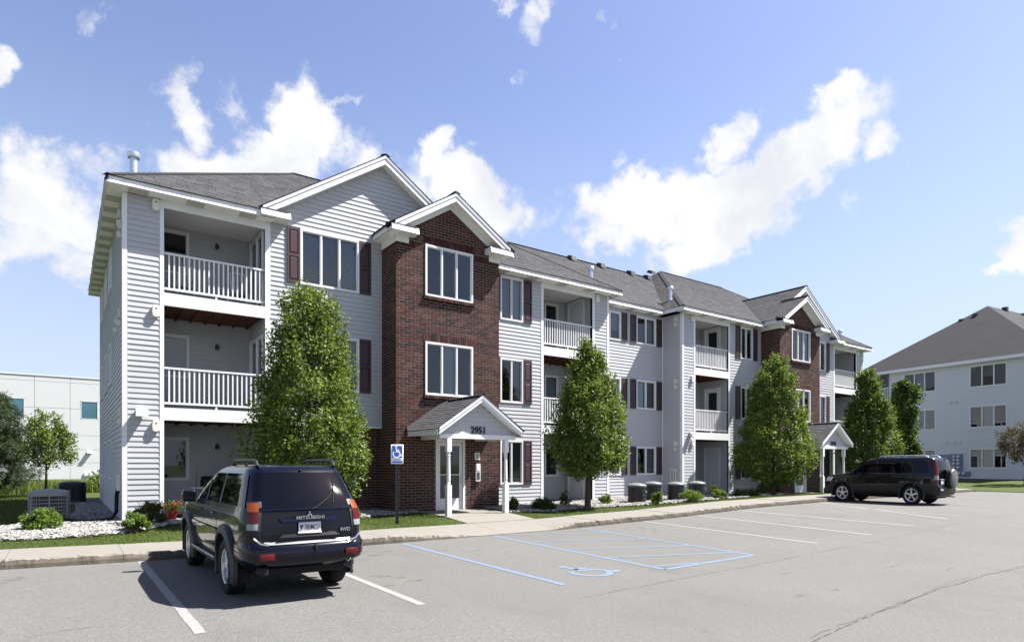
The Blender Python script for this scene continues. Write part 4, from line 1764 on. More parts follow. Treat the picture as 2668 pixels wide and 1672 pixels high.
def build_centre():
    f = WF(18.23)
    top = 8.02
    ws, shs = [], []
    for k in range(3):
        z0, z1 = (6.70, 7.87) if k == 2 else ((3.96, 5.19) if k == 1 else (1.19, 2.38))
        ws += [(19.5, 20.72, z0, z1), (17.38, 18.6, z0, z1)]
        shs += [(19.15, 19.49, z0, z1), (20.73, 21.08, z0, z1), (17.02, 17.37, z0, z1), (18.61, 18.95, z0, z1)]
    siding(f, 16.91, 21.19, .3, top, ws)
    backing(f, 16.9, 21.2, .2, top, [(w[0] + .06, w[1] - .06, w[2] + .06, w[3] - .06) for w in ws])
    cu = [' c', ' C', 'Cc', 'bb', ' C', 'CB']
    for i, w in enumerate(ws):
        window(f, *w, 2, cu[i])
    for q in shs:
        shutter(f, *q)
    trimbox(f, 16.91, 16.98, .0, .02, .22, top)
    trimbox(f, 21.12, 21.19, .0, .02, .22, top)
    b = MB()
    b.wbox(f, 16.9, 21.2, -.1, .02, .0, .285)
    b.build('foundation', 'concrete_old', house)
    fascia((17.25, 17.89), (20.85, 17.89), (0, -1))
    soffit(f, 17.25, 20.85, .0, .34, 8.03, lambda k: k % 3 == 1, .42)
    z = 11.52
    roof_plane([(16.6, 17.87, 8.22), (21.5, 17.87, 8.22), (26.0, 22.72, z), (12.1, 22.72, z)])
    roof_plane([(21.5, 27.6, 8.22), (16.6, 27.6, 8.22), (12.1, 22.72, z), (26.0, 22.72, z)], rows=False)
    ridge_cap((12.1, 22.72, z), (26.0, 22.72, z))


build_wing(False)
build_wing(True)
build_centre()
ROOF.build('roof', 'roof_felt', house)
ROOF_OBJ = bpy.data.objects['roof']
CAPS.build('ridge_cap', 'shingle_2', ROOF_OBJ if False else house, kind='stuff')
flush(PLANKS, 'siding_plank', ['siding'], house, 300, 'siding')
flush(BRICKS, 'brick', ['brick_%d' % i for i in range(6)], house, 300, 'brickwork')
flush(SHINGLES, 'shingle', ['shingle_%d' % i for i in range(4)], house, 300, 'shingles')


# vent pipes and box vents on the roof
def pipe_vent(x, y, z0, z1, r=.085):
    b = MB()
    b.tube([(x, y, z0), (x, y, z1 - .14)], r, 14)
    v = b.build('vent_pipe', 'galv', house, 40)
    b = MB()
    b.lathe([(.001, .0), (r * 1.45, .0), (r * 1.6, .03), (r * 1.6, .13), (r * 1.3, .16), (.001, .165)], (x, y, z1 - .17), 'z', 16)
    b.build('pipe_cap', 'galv', v, 40)
    b = MB()
    b.lathe([(r * 2.1, -.06), (r * 1.15, .14)], (x, y, z0 + .05), 'z', 12)
    b.build('pipe_boot', 'galv', v, 40)


pipe_vent(1.55, 19.8, 8.5, 10.12, .10)
pipe_vent(17.0, 18.3, 8.5, 9.48)
pipe_vent(21.82, 18.35, 8.75, 9.5)
pipe_vent(37.0, 18.5, 8.3, 9.5)
for x in (15.55, 19.6, 21.5, 23.6, 24.85, 25.35):
    b = MB()
    y, z = (22.42, 11.33) if x < 25 else (22.6, 11.7)
    b.hexa([(x - .17, y - .2, z - .06), (x + .17, y - .2, z - .06), (x + .17, y + .2, z + .12), (x - .17, y + .2, z + .12),
            (x - .13, y - .16, z + .14), (x + .13, y - .16, z + .14), (x + .13, y + .12, z + .24), (x - .13, y + .12, z + .24)])
    b.build('roof_vent', 'black_metal', house)
# cable conduit and line set sleeve on the end wall
b = MB()
b.tube([(1.08, 17.95, 1.05), (1.05, 17.95, .9), (1.04, 17.9, .5), (.95, 17.75, .34), (.6, 17.6, .31), (.25, 17.75, .31), (.0, 17.95, .36)], .045, 8)
b.build('coolant_line', 'rubber', house, 40)
b = MB()
b.box(1.045, 1.115, 17.86, 17.98, 1.0, 1.4)
b.build('line_cover', 'light_grey', house)

# ------------------------------------------------------------------ far white building on the left
def build_white():
    Y0 = 70.0
    root = thing('office_building', 'large flat-roofed white panel building with square teal windows beyond the lawn', 'office building', (-15, Y0, .2), world_parts=True)
    f = WF(Y0)
    xs = [.49 - 2.59 * k for k in range(19, -1, -1)] + [.49 + 2.59 * k for k in range(1, 8)]
    zs = [.1, 1.75, 2.97, 4.26, 6.70, 9.07, 9.54]
    wins = []
    for k in range(-7, 3):
        wins.append((1.28 + 5.42 * k, 2.62 + 5.42 * k, 5.79, 7.46))
    for i in range(len(xs) - 1):
        for j in range(len(zs) - 1):
            b = MB()
            a0, a1, z0, z1 = xs[i] + .012, xs[i + 1] - .012, zs[j] + .012, zs[j + 1] - .012
            hs = [w for w in wins if w[0] < a1 and w[1] > a0 and w[2] < z1 and w[3] > z0]
            d = rng.uniform(-.006, .006)
            if hs:
                backing(f, a0, a1, z0, z1, hs, .02 + d, b)
            else:
                b.wbox(f, a0, a1, -.05, .02 + d, z0, z1)
            b.build('wall_panel', 'far_wall', root)
    b = MB()
    b.box(xs[0], xs[-1], Y0 + .05, Y0 + 22, .0, 9.4)
    b.build('wall', 'mortar', root)
    b = MB()
    b.box(xs[0] - .1, xs[-1] + .1, Y0 - .06, Y0 + 22, 9.54, 9.66)
    b.build('coping', 'light_grey', root)
    for w in wins:
        b = MB()
        for q in [(w[0], w[0] + .06, w[2], w[3]), (w[1] - .06, w[1], w[2], w[3]), (w[0], w[1], w[2], w[2] + .06), (w[0], w[1], w[3] - .06, w[3])]:
            b.wbox(f, q[0], q[1], -.03, .03, q[2], q[3])
        o = b.build('window', 'far_wall', root)
        b = MB()
        b.quad(*pane_quad(f, w[0] + .05, w[1] - .05, w[2] + .05, w[3] - .05, .0))
        b.build('pane', 'teal_glass', o)
    for x in (1.95, -5.9, -13.9):
        b = MB()
        b.hexa([(x - .18, Y0 - .35, 2.62), (x + .18, Y0 - .35, 2.62), (x + .18, Y0, 2.6), (x - .18, Y0, 2.6), (x - .18, Y0 - .35, 2.7), (x + .18, Y0 - .35, 2.7), (x + .18, Y0, 2.86), (x - .18, Y0, 2.86)])
        b.build('wall_lamp', 'light_grey', root)
    b = MB()
    b.wbox(f, 1.55, 2.6, .0, .12, .55, .85)
    b.build('louvre', 'light_grey', root)


build_white()


# ------------------------------------------------------------------ neighbouring apartment block on the right
def build_right():
    u = Vector((.132, .991)).normalized()
    n = Vector((-u.y, u.x))
    O = (49.3, 15.0)
    W = Wall(O, (u.x, u.y), (n.x, n.y))
    root = thing('apartment_block', 'neighbouring grey block with big hip roof and white framed windows behind the parked black car', 'apartment block', (50, 18, .65), world_parts=True)
    zb, top = .68, 8.45
    wins = []
    for k in range(3):
        z0 = [1.35, 4.05, 6.75][k]
        for (s0, s1) in [(-1.03, 1.14), (3.24, 5.45)]:
            wins.append((s0, s1, z0, z0 + [1.32, 1.46, 1.46][k]))
    rec = [(6.45, 7.55, .95 + 2.72 * k, 3.05 + 2.72 * k) for k in range(3)]
    # lap boards of this far wall, each a real step
    b = MB()
    z = zb
    while z < top - .02:
        z1 = min(z + .115, top)
        for (c0, c1) in cut(-3.2, 8.75, [(h[0], h[1]) for h in wins + rec if h[2] < z1 - .03 and h[3] > z + .03]):
            P = W.P
            b.quad(P(c0, .015, z), P(c1, .015, z), P(c1, .002, z1), P(c0, .002, z1))
            b.quad(P(c0, 0, z), P(c1, 0, z), P(c1, .015, z), P(c0, .015, z))
        z = z1
    b.build('siding', 'siding_far', root, kind='stuff')
    b = MB()
    backing(W, -3.2, 8.8, .3, top, [(h[0] + .05, h[1] - .05, h[2] + .05, h[3] - .05) for h in wins + rec], 0, b)
    P = W.P
    b.quad(P(8.8, 0, .3), P(8.8, -13, .3), P(8.8, -13, top), P(8.8, 0, top))
    b.quad(P(-3.2, 0, .3), P(-3.2, -13, .3), P(-3.2, -13, top), P(-3.2, 0, top))
    b.quad(P(-3.2, -13, .3), P(8.8, -13, .3), P(8.8, -13, top), P(-3.2, -13, top))
    b.build('wall', 'siding_far', root)
    b = MB()
    b.wbox(W, -3.2, 8.8, -.1, .03, .2, zb - .005)
    b.build('foundation', 'concrete_old', root)
    for i, w in enumerate(wins):
        window(W, *w, 3, [' Cc', 'cC ', ' C ', 'cC ', 'chc', ' c '][i], parent=root, fw=.06)
    for h in rec:
        q = MB()
        q.quad(P(h[0], 0, h[2]), P(h[0], -1.5, h[2]), P(h[0], -1.5, h[3]), P(h[0], 0, h[3]))
        q.quad(P(h[1], 0, h[2]), P(h[1], -1.5, h[2]), P(h[1], -1.5, h[3]), P(h[1], 0, h[3]))
        q.quad(P(h[0], -1.5, h[2]), P(h[1], -1.5, h[2]), P(h[1], -1.5, h[3]), P(h[0], -1.5, h[3]))
        q.quad(P(h[0], 0, h[2]), P(h[1], 0, h[2]), P(h[1], -1.5, h[2]), P(h[0], -1.5, h[2]))
        q.quad(P(h[0], 0, h[3]), P(h[1], 0, h[3]), P(h[1], -1.5, h[3]), P(h[0], -1.5, h[3]))
        q.build('balcony_recess', 'siding_far', root)
        r = MB()
        r.wbox(W, h[0], h[1], -.06, .0, h[2] + .93, h[2] + .98)
        r.wbox(W, h[0], h[1], -.06, .0, h[2] + .08, h[2] + .12)
        rl = r.build('railing', 'trim', root)
        for k in range(9):
            c = h[0] + (k + .5) * (h[1] - h[0]) / 9
            t = MB()
            t.wbox(W, c - .018, c + .018, -.05, -.012, h[2] + .12, h[2] + .93)
            t.build('baluster', 'trim', rl)
    # hip roof: eaves at 8.45, ridge runs away from the end wall
    e0, e1, oh, t = -3.6, 9.2, .4, 6.4
    zr = 13.35
    c = [P(e0, oh, top + .1), P(e1, oh, top + .1), P(e1, -13.4, top + .1), P(e0, -13.4, top + .1)]
    mid = (e0 + e1) / 2
    ra, rb = P(mid, oh - t, zr), P(mid, oh - t - 14, zr)
    b = MB()
    b.poly([c[0], c[1], ra])
    b.poly([c[1], P(e1, -20, top + .1), rb, ra])
    b.poly([c[0], P(e0, -20, top + .1), rb, ra])
    # second ridge crossing behind
    b.poly([P(-12, -6.5, top + .1), P(-12, -10.2, 13.2), P(2.6, -10.2, 13.2), P(e0 + .0, -6.5, top + .1)])
    rf = b.build('roof', 'shingle_far', root)
    b = MB()
    b.wbox(W, e0, e1, oh - .03, oh, top - .10, top + .11)
    b.wbox(W, e1 - .03, e1, -13.4, oh - .035, top - .10, top + .11)
    b.build('fascia', 'trim', root)
    b = MB()
    b.wbox(W, e0, e1 - .035, .016, oh - .035, top - .02, top)
    b.build('soffit', 'soffit', root)
    for (s, d, z) in [(mid + 1.15, oh - t + 1.25, zr - 1.25 + .35), (mid + .35, oh - t + 1.0, zr - .95 + .3), (mid - .25, oh - t - 1.9, zr + .05)]:
        b = MB()
        b.wbox(W, s - .16, s + .16, d - .2, d + .1, z - .35, z + .02)
        b.build('roof_vent', 'black_metal', root)
    # bank of electricity meters
    for (s0, s1, z0, z1) in [(2.25, 2.95, 1.55, 2.30), (1.55, 2.24, 1.16, 2.34), (2.05, 2.85, .95, 1.54), (1.08, 2.04, .83, 1.155)]:
        b = MB()
        b.wbox(W, s0, s1, .016, .16, z0, z1)
        bx = b.build('meter_box', 'meter_grey', root)
    for (s, z) in [(1.98, 2.16), (1.72, 2.16), (1.98, 1.92), (1.72, 1.92), (1.98, 1.68), (1.72, 1.68), (1.98, 1.42), (1.72, 1.42), (1.96, 1.02), (1.68, 1.02), (1.38, 1.02)]:
        b = MB()
        p = Vector(W.P(s, .16, z))
        q = Vector(W.P(s, .28, z))
        b.tube([p, p.lerp(q, .3), q], [.085, .075, .07], 12)
        b.build('electric_meter', 'lamp_clear', root)
    for (s, z) in [(2.35, 5.9), (2.0, 5.92), (2.6, 3.1), (2.1, 3.12), (1.75, 3.1)]:
        b = MB()
        b.wbox(W, s - .12, s + .12, .016, .07, z - .08, z + .08)
        b.build('exhaust_vent', 'siding_far', root)


mat('siding_far', (.49, .505, .545), .6, .3)
mat('shingle_far', (.041, .042, .046), .95, .1, noise=(2.2, .8, (.050, .050, .053)), bump=(40, .6, .03))
build_right()

# ------------------------------------------------------------------ plants
def leaves(name, C, size, mats, parent=None, up=.35, aspect=.62, fold=.25, kind=None, weights=None):
    """C: (n, 3) leaf positions; each leaf is a folded pointed blade of two triangles"""
    n = len(C)
    s = rng.uniform(size[0], size[1], n)[:, None]
    d = rng.normal(size=(n, 3))
    d[:, 2] -= .25
    d /= np.linalg.norm(d, axis=1)[:, None]
    nrm = rng.normal(size=(n, 3))
    nrm[:, 2] += up * 2
    side = np.cross(d, nrm)
    side /= np.linalg.norm(side, axis=1)[:, None] + 1e-9
    lift = np.cross(side, d)
    a = C - d * s * .5
    b = C + d * s * .5
    w = side * s * aspect * .5
    l = C + w + lift * s * fold * .4
    r = C - w + lift * s * fold * .4
    V = np.stack([a, l, b, a, b, r], 1).reshape(-1, 3)
    mi = np.repeat(rng.choice(len(mats), n, p=weights), 2)
    return link(name, np_mesh(name, V, 3, mi, mats), parent, kind)


def clump_points(centers, radii, per, squash=1.0):
    n = len(centers)
    k = np.repeat(np.arange(n), per)
    v = rng.normal(size=(len(k), 3))
    v /= np.linalg.norm(v, axis=1)[:, None]
    v *= (rng.uniform(0, 1, len(k)) ** .45)[:, None]
    v[:, 2] *= squash
    return centers[k] + v * radii[k][:, None]


def tree(name, label, x, y, z, height, prof, n_cl, per, leaf, mats, trunk_r, clear, group=None, off=(0, 0), clr=(.16, .34), weights=None, seed=0, spiky=.0):
    """prof: (height fraction, radius) pairs of the crown outline; clear: height where the crown starts"""
    r = np.random.default_rng(seed)
    root = thing(name, label, 'tree', (x, y, z), group=group)
    b = MB()
    hh = height * .82
    pts = [(0, 0, -.1), (.01, .0, clear * .5), (.02, -.01, clear), (off[0] * .5, off[1] * .5, hh * .6), (off[0], off[1], hh)]
    b.tube(pts, [trunk_r * 1.35, trunk_r, trunk_r * .85, trunk_r * .5, trunk_r * .12], 9)
    ph, pr = [p[0] for p in prof], [p[1] for p in prof]
    nb = 22
    for k in range(nb):
        t = (k + .5) / nb
        h0 = clear + (height * .72 - clear) * t * .9
        a = k * 2.4 + r.uniform(-.4, .4)
        rr = np.interp((h0 + .3) / height, ph, pr) * .86
        e = Vector((math.cos(a) * rr + off[0] * t, math.sin(a) * rr + off[1] * t, h0 + .35 + rr * .55))
        s = Vector((off[0] * t * .6, off[1] * t * .6, h0))
        mid = s.lerp(e, .5) + Vector((0, 0, .03))
        b.tube([s, mid, e], [trunk_r * .34 * (1 - t * .5), trunk_r * .2, trunk_r * .06], 5)
    b.build('trunk', 'bark', root, 60)
    hs = r.uniform(ph[0], ph[-1], n_cl * 3)
    acc = r.uniform(0, max(pr), n_cl * 3) < np.interp(hs, ph, pr) + .12
    hs = hs[acc][:n_cl]
    m = len(hs)
    ang = r.uniform(0, 6.283, m)
    lob = 1 + .09 * np.sin(ang * 3 + hs * 9 + seed * 1.7) + .08 * np.sin(ang * 5 - hs * 14 + 1.3 + seed) + r.normal(0, .045, m)
    rad = np.interp(hs, ph, pr) * lob * r.uniform(.12, 1, m) ** .36
    C = np.stack([np.cos(ang) * rad + off[0] * hs, np.sin(ang) * rad + off[1] * hs, hs * height], -1)
    cr = r.uniform(clr[0], clr[1], m)
    P = clump_points(C, cr, per, 1.15)
    # short leafy shoots that break the outline
    ns = int(m * .7)
    idx = r.choice(m, ns)
    sh = []
    for i in idx:
        o = C[i].copy()
        d = np.array([math.cos(ang[i]) * .6, math.sin(ang[i]) * .6, r.uniform(.5, 1.3)])
        d /= np.linalg.norm(d)
        L_ = r.uniform(.18, .42) + spiky
        q = o + d[None] * np.linspace(.05, L_, 11)[:, None] + r.normal(0, .028, (11, 3))
        sh.append(q)
    P = np.concatenate([P] + sh)
    leaves('crown', P, leaf, mats, root, weights=weights)
    return root


PEAR = ['leaf_0', 'leaf_1', 'leaf_2', 'leaf_3']
PG = 'pear trees planted along the front of the apartment building'
tree('pear_tree', 'tallest looking pear tree, standing behind the dark blue car against the left balconies', 4.74, 14.88, .25, 5.5,
     [(.08, .65), (.15, 1.08), (.29, 1.36), (.45, 1.24), (.6, 1.0), (.75, .82), (.88, .66), (.96, .42), (1.0, .12)], 500, 86, (.055, .10), PEAR, .075, .75, PG, (.0, 0), seed=1, weights=[.32, .32, .16, .20])
tree('pear_tree', 'rounded pear tree with bare lower trunk right of the first brick entrance', 13.45, 14.62, .25, 5.15,
     [(.21, .5), (.28, .98), (.40, 1.2), (.52, 1.12), (.66, .88), (.80, .58), (.92, .32), (1.0, .06)], 470, 74, (.06, .105), PEAR, .085, 1.05, PG, (.06, 0), seed=2, weights=[.32, .32, .16, .20])
tree('pear_tree', 'broad pear tree hiding the ground floor left of the far brick entrance', 24.9, 15.3, .28, 5.95,
     [(.10, .6), (.17, 1.25), (.28, 1.72), (.42, 1.55), (.58, 1.15), (.74, .95), (.88, .68), (.96, .34), (1.0, .06)], 470, 72, (.07, .12), PEAR, .09, .6, PG, (.1, 0), seed=3, weights=[.32, .32, .16, .20])
tree('pear_tree', 'pear tree at the far end of the facade behind the black car', 32.8, 15.0, .3, 6.0,
     [(.12, .5), (.2, 1.05), (.32, 1.34), (.46, 1.26), (.60, 1.0), (.76, .72), (.90, .46), (.97, .24), (1.0, .06)], 450, 68, (.08, .13), ['leaf_0', 'leaf_1', 'leaf_2', 'lush_0'], .09, .7, PG, (.0, 0), seed=4)
tree('maple_tree', 'narrow dark green tree with two leaning tops in front of the neighbouring block', 42.0, 17.0, .5, 6.1,
     [(.15, .45), (.25, .66), (.4, .50), (.55, .44), (.68, .58), (.84, .66), (.94, .48), (1.0, .15)], 210, 75, (.11, .18), ['dark_0', 'lush_0', 'dark_1', 'lush_2'], .09, .9, None, (.1, .1), (.22, .45), seed=6)
tree('sapling_tree', 'small round sapling on the left lawn before the white building', -.62, 33.5, .27, 3.55,
     [(.38, .3), (.46, .85), (.55, 1.12), (.68, 1.0), (.8, .75), (.92, .45), (1.0, .12)], 120, 52, (.075, .13), ['leaf_0', 'leaf_3', 'leaf_1', 'leaf_2'], .05, 1.1, None, (.02, 0), (.2, .36), seed=7)
tree('plum_tree', 'purple leaved plum tree on the grass before the neighbouring block', 43.3, 11.5, .5, 3.4,
     [(.42, .5), (.52, 1.05), (.66, 1.35), (.8, 1.1), (.93, .6), (1.0, .2)], 110, 55, (.07, .12), ['plum_0', 'plum_1', 'dark_1', 'plum_1'], .06, .85, None, (.0, 0), (.2, .38), seed=8)


def pine(x, y, z, h, seed):
    r = np.random.default_rng(seed)
    root = thing('pine_tree', 'bushy blue green pine tree cut off by the left edge of the picture', 'tree', (x, y, z))
    b = MB()
    b.tube([(0, 0, -.1), (0, 0, h * .5), (.05, 0, h * .95)], [.12, .08, .02], 8)
    pts = []
    for k in range(46):
        t = r.uniform(.06, .98)
        a = r.uniform(0, 6.283)
        L_ = (1 - t) ** .7 * 2.0 * r.uniform(.75, 1.1) + .12
        s = Vector((0, 0, h * t))
        e = s + Vector((math.cos(a) * L_, math.sin(a) * L_, L_ * r.uniform(.12, .5)))
        b.tube([s, s.lerp(e, .5) - Vector((0, 0, .05)), e], [.03, .02, .006], 5)
        for q in range(int(7 + L_ * 15)):
            f = r.uniform(.25, 1.04)
            c = np.array(s.lerp(e, f)) + r.normal(0, .10 + .05 * L_, 3)
            pts.append(c + r.normal(0, .085, (60, 3)))
    b.build('trunk', 'bark', root)
    P = np.concatenate(pts)
    leaves('crown', P, (.11, .20), ['pine_0', 'pine_1', 'dark_1'], root, up=.2, aspect=.14, fold=0)


pine(-2.5, 33.0, .27, 4.35, 4)


def shrub(label, x, y, w, h, mats, name='shrub', leaf=(.03, .055), n=1500, dark=False, group='low shrubs planted along the building', seed=0, flat=1.0):
    r = np.random.default_rng(seed)
    z = float(lawn_z(x, y))
    w, h, n = w * 1.08, h * 1.32, int(n * 1.7)
    root = thing(name, label, 'shrub', (x, y, z), group=group)
    b = MB()
    for k in range(9):
        a = k * 2.4
        b.tube([(0, 0, -.03), (math.cos(a) * w * .15, math.sin(a) * w * .15, h * .4), (math.cos(a) * w * .34, math.sin(a) * w * .34, h * .72)], [.014, .01, .004], 5)
    b.build('stem', 'bark', root)
    m = max(22, int(46 * w))
    v = r.normal(size=(m, 3))
    v /= np.linalg.norm(v, axis=1)[:, None]
    v[:, 2] = np.abs(v[:, 2]) * 1.0 - .22
    rad = r.uniform(.45, .92, m)
    C = v * rad[:, None] * np.array([w * .5, w * .5, h * .72 * flat])
    C[:, 2] += h * .26
    P = clump_points(C, np.full(m, w * .14), max(10, n // m), 1.0)
    P[:, 2] = np.maximum(P[:, 2], .015)
    leaves('foliage', P, leaf, mats, root, up=.5)


LU, DK, RU = ['lush_0', 'lush_1', 'lush_2'], ['dark_0', 'dark_1', 'leaf_2'], ['rust_0', 'dark_1', 'leaf_0']
shrub('bright green bush in white stones in front of the large air conditioner', -.38, 16.2, .74, .46, LU, n=3800, seed=1)
shrub('bright green bush at the front left corner of the building', 1.22, 14.95, .56, .40, LU, n=3000, seed=2)
shrub('reddish green bush against the corner siding behind the bright one', 1.60, 16.35, .70, .56, RU, n=3400, seed=3)
shrub('small pale green bush beside the dark blue car under the brick wall', 6.0, 15.35, .42, .34, LU, n=1200, seed=4)
shrub('dark clipped bush just right of the porch post', 10.95, 15.2, .55, .36, DK, n=1800, seed=5)
shrub('dark clipped bush under the balconies left of the rounded pear tree', 11.85, 14.85, .72, .36, DK, n=2200, seed=6)
shrub('thin yellowish red shrub at the foot of the rounded pear tree', 13.2, 15.4, .40, .52, ['rust_0', 'lush_0', 'plum_1'], n=700, seed=7)
shrub('small lime green shrub right of the rounded pear tree', 14.9, 15.3, .46, .38, LU, n=1200, seed=8)
shrub('green bush in front of the two middle cooling units', 16.3, 14.25, .52, .42, LU, n=1800, seed=9)
shrub('wide green bush before the last cooling unit', 17.75, 14.05, .80, .38, LU, n=2200, seed=10)
shrub('round green bush before the ground floor door', 19.6, 14.2, .58, .40, LU, n=1600, seed=11)
shrub('dark red bush beside the ground floor door', 21.3, 15.6, .62, .55, RU, n=1500, seed=12)
shrub('dark low bush between cooling unit and ground floor door', 19.4, 15.3, .5, .38, DK, n=1200, seed=15)
shrub('low spreading juniper beside the broad pear tree', 22.7, 15.2, 1.15, .34, DK, n=2200, seed=13, flat=.8)
shrub('light green bush under the broad pear tree', 25.1, 15.9, .72, .46, LU, n=1500, seed=14)
# weeds by the white building's foot
for i, (x, y, w, h, lab) in enumerate([(1.7, 37.5, 1.6, 1.0, 'tall pale weed clump beside the end wall corner on the lawn')]):
    shrub(lab, x, y, w, h, ['weed_0', 'blade_1', 'lush_0'], name='weed_clump', leaf=(.08, .18), n=1800, group='weeds', seed=40 + i)

# ------------------------------------------------------------------ vehicles
class Shell:
    """car body as a stack of rounded outlines: (z, y_front, y_rear, half width, front corner, rear corner)"""

    def __init__(s, levels):
        s.L = levels

    def at(s, z):
        L = s.L
        if z <= L[0][0]:
            return L[0][1:]
        for i in range(len(L) - 1):
            if L[i][0] <= z <= L[i + 1][0]:
                t = (z - L[i][0]) / (L[i + 1][0] - L[i][0])
                return tuple(L[i][k] + (L[i + 1][k] - L[i][k]) * t for k in range(1, 6))
        return L[-1][1:]

    def side_x(s, y, z):
        yf, yr, hw, rf, rr = s.at(z)
        x = hw
        if y < yr + rr:
            t = min(1, (yr + rr - y) / rr)
            x = hw - rr * .6 * (1 - math.sqrt(max(0, 1 - t * t)))
        if y > yf - rf:
            t = min(1, (y - yf + rf) / rf)
            x = hw - rf * .6 * (1 - math.sqrt(max(0, 1 - t * t)))
        return x

    def rear_y(s, x, z):
        yf, yr, hw, rf, rr = s.at(z)
        x = abs(x)
        k = hw - rr * .6
        if x <= k:
            return yr + .045 * (x / k) ** 2
        t = min(1, (x - k) / (rr * .6))
        return yr + .045 + (rr - .045) * (1 - math.sqrt(max(0, 1 - t * t)))

    def outline(s, lv):
        z, yf, yr, hw, rf, rr = lv
        pts = []
        n = 7
        k = hw - rr * .6
        for i in range(10):                                   # rear edge, left to right
            x = -k + 2 * k * i / 10
            pts.append((x, yr + .045 * (x / k) ** 2 if k > 0 else yr))
        for i in range(n):
            t = math.pi / 2 * i / n
            pts.append((k + rr * .6 * math.sin(t), yr + .045 + (rr - .045) * (1 - math.cos(t))))
        for i in range(14):
            pts.append((hw, yr + rr + (yf - rf - yr - rr) * i / 14))
        kf = hw - rf * .6
        for i in range(n):
            t = math.pi / 2 * i / n
            pts.append((kf + rf * .6 * math.cos(t), yf - rf + (rf - .05) * math.sin(t)))
        for i in range(11):
            x = kf - 2 * kf * i / 10
            pts.append((x, yf - .05 * (x / kf) ** 2 if kf > 0 else yf))
        half = pts
        left = []
        for i in range(1, n + 1):
            t = math.pi / 2 * (1 - i / n)
            left.append((-(kf + rf * .6 * math.cos(t)), yf - rf + (rf - .05) * math.sin(t)))
        for i in range(1, 15):
            left.append((-hw, yr + rr + (yf - rf - yr - rr) * (1 - i / 14)))
        for i in range(1, n):
            t = math.pi / 2 * (1 - i / n)
            left.append((-(k + rr * .6 * math.sin(t)), yr + .045 + (rr - .045) * (1 - math.cos(t))))
        return [(x, y, z) for x, y in half + left]

    def solid(s, name, arches, r, depth):
        rings = [s.outline(l) for l in s.L]
        n = len(rings[0])
        v = [p for q in rings for p in q]
        f = []
        for i in range(len(rings) - 1):
            for k in range(n):
                f.append((i * n + k, i * n + (k + 1) % n, (i + 1) * n + (k + 1) % n, (i + 1) * n + k))
        f.append(tuple(range(n))[::-1])
        f.append(tuple((len(rings) - 1) * n + k for k in range(n)))
        me = bpy.data.meshes.new(name)
        me.from_pydata(v, [], f)
        o = bpy.data.objects.new(name, me)
        COL.objects.link(o)
        c = MB()
        for (y, zc) in arches:
            for sx in (-1, 1):
                c.lathe([(0.001, sx * depth), (r, sx * depth), (r, sx * 1.3), (.001, sx * 1.3)], (0, y, zc), 'x', 40)
        cm = c.mesh('cut', ['rubber'])
        bm = bmesh.new()
        bm.from_mesh(cm)
        bmesh.ops.remove_doubles(bm, verts=bm.verts, dist=.002)
        bmesh.ops.recalc_face_normals(bm, faces=bm.faces)
        bm.to_mesh(cm)
        bm.free()
        co = bpy.data.objects.new('cut', cm)
        COL.objects.link(co)
        md = o.modifiers.new('b', 'BOOLEAN')
        md.object = co
        md.operation = 'DIFFERENCE'
        md.solver = 'EXACT'
        dg = bpy.context.evaluated_depsgraph_get()
        out = bpy.data.meshes.new_from_object(o.evaluated_get(dg))
        bpy.data.objects.remove(o)
        bpy.data.objects.remove(co)
        return out


def finish(me, mats, ang=32):
    me.materials.clear()
    for k in mats:
        me.materials.append(MATS[k])
    me.polygons.foreach_set('use_smooth', [True] * len(me.polygons))
    me.set_sharp_from_angle(angle=R(ang))
    return me


def side_patch(S, root, name, m, side, bot, top, off=.006, nu=8, nv=5, edge=None):
    """panel on a body side: bottom edge (y0, y1, z) to top edge (y0, y1, z)"""
    b = MB()

    def fn(u, v):
        z = bot[2] + (top[2] - bot[2]) * v
        y0, y1 = bot[0] + (top[0] - bot[0]) * v, bot[1] + (top[1] - bot[1]) * v
        y = y0 + (y1 - y0) * u
        return (side * (S.side_x(y, z) + off), y, z)
    b.grid(fn, nu, nv)
    return b.build(name, m, root, 40)


def rear_patch(S, root, name, m, bot, top, off=.006, nu=16, nv=6):
    """panel on the tail: bottom (x0, x1, z) to top (x0, x1, z)"""
    b = MB()

    def fn(u, v):
        z = bot[2] + (top[2] - bot[2]) * v
        x0, x1 = bot[0] + (top[0] - bot[0]) * v, bot[1] + (top[1] - bot[1]) * v
        x = x0 + (x1 - x0) * u
        return (x, S.rear_y(x, z) - off, z)
    b.grid(fn, nu, nv)
    return b.build(name, m, root, 40)


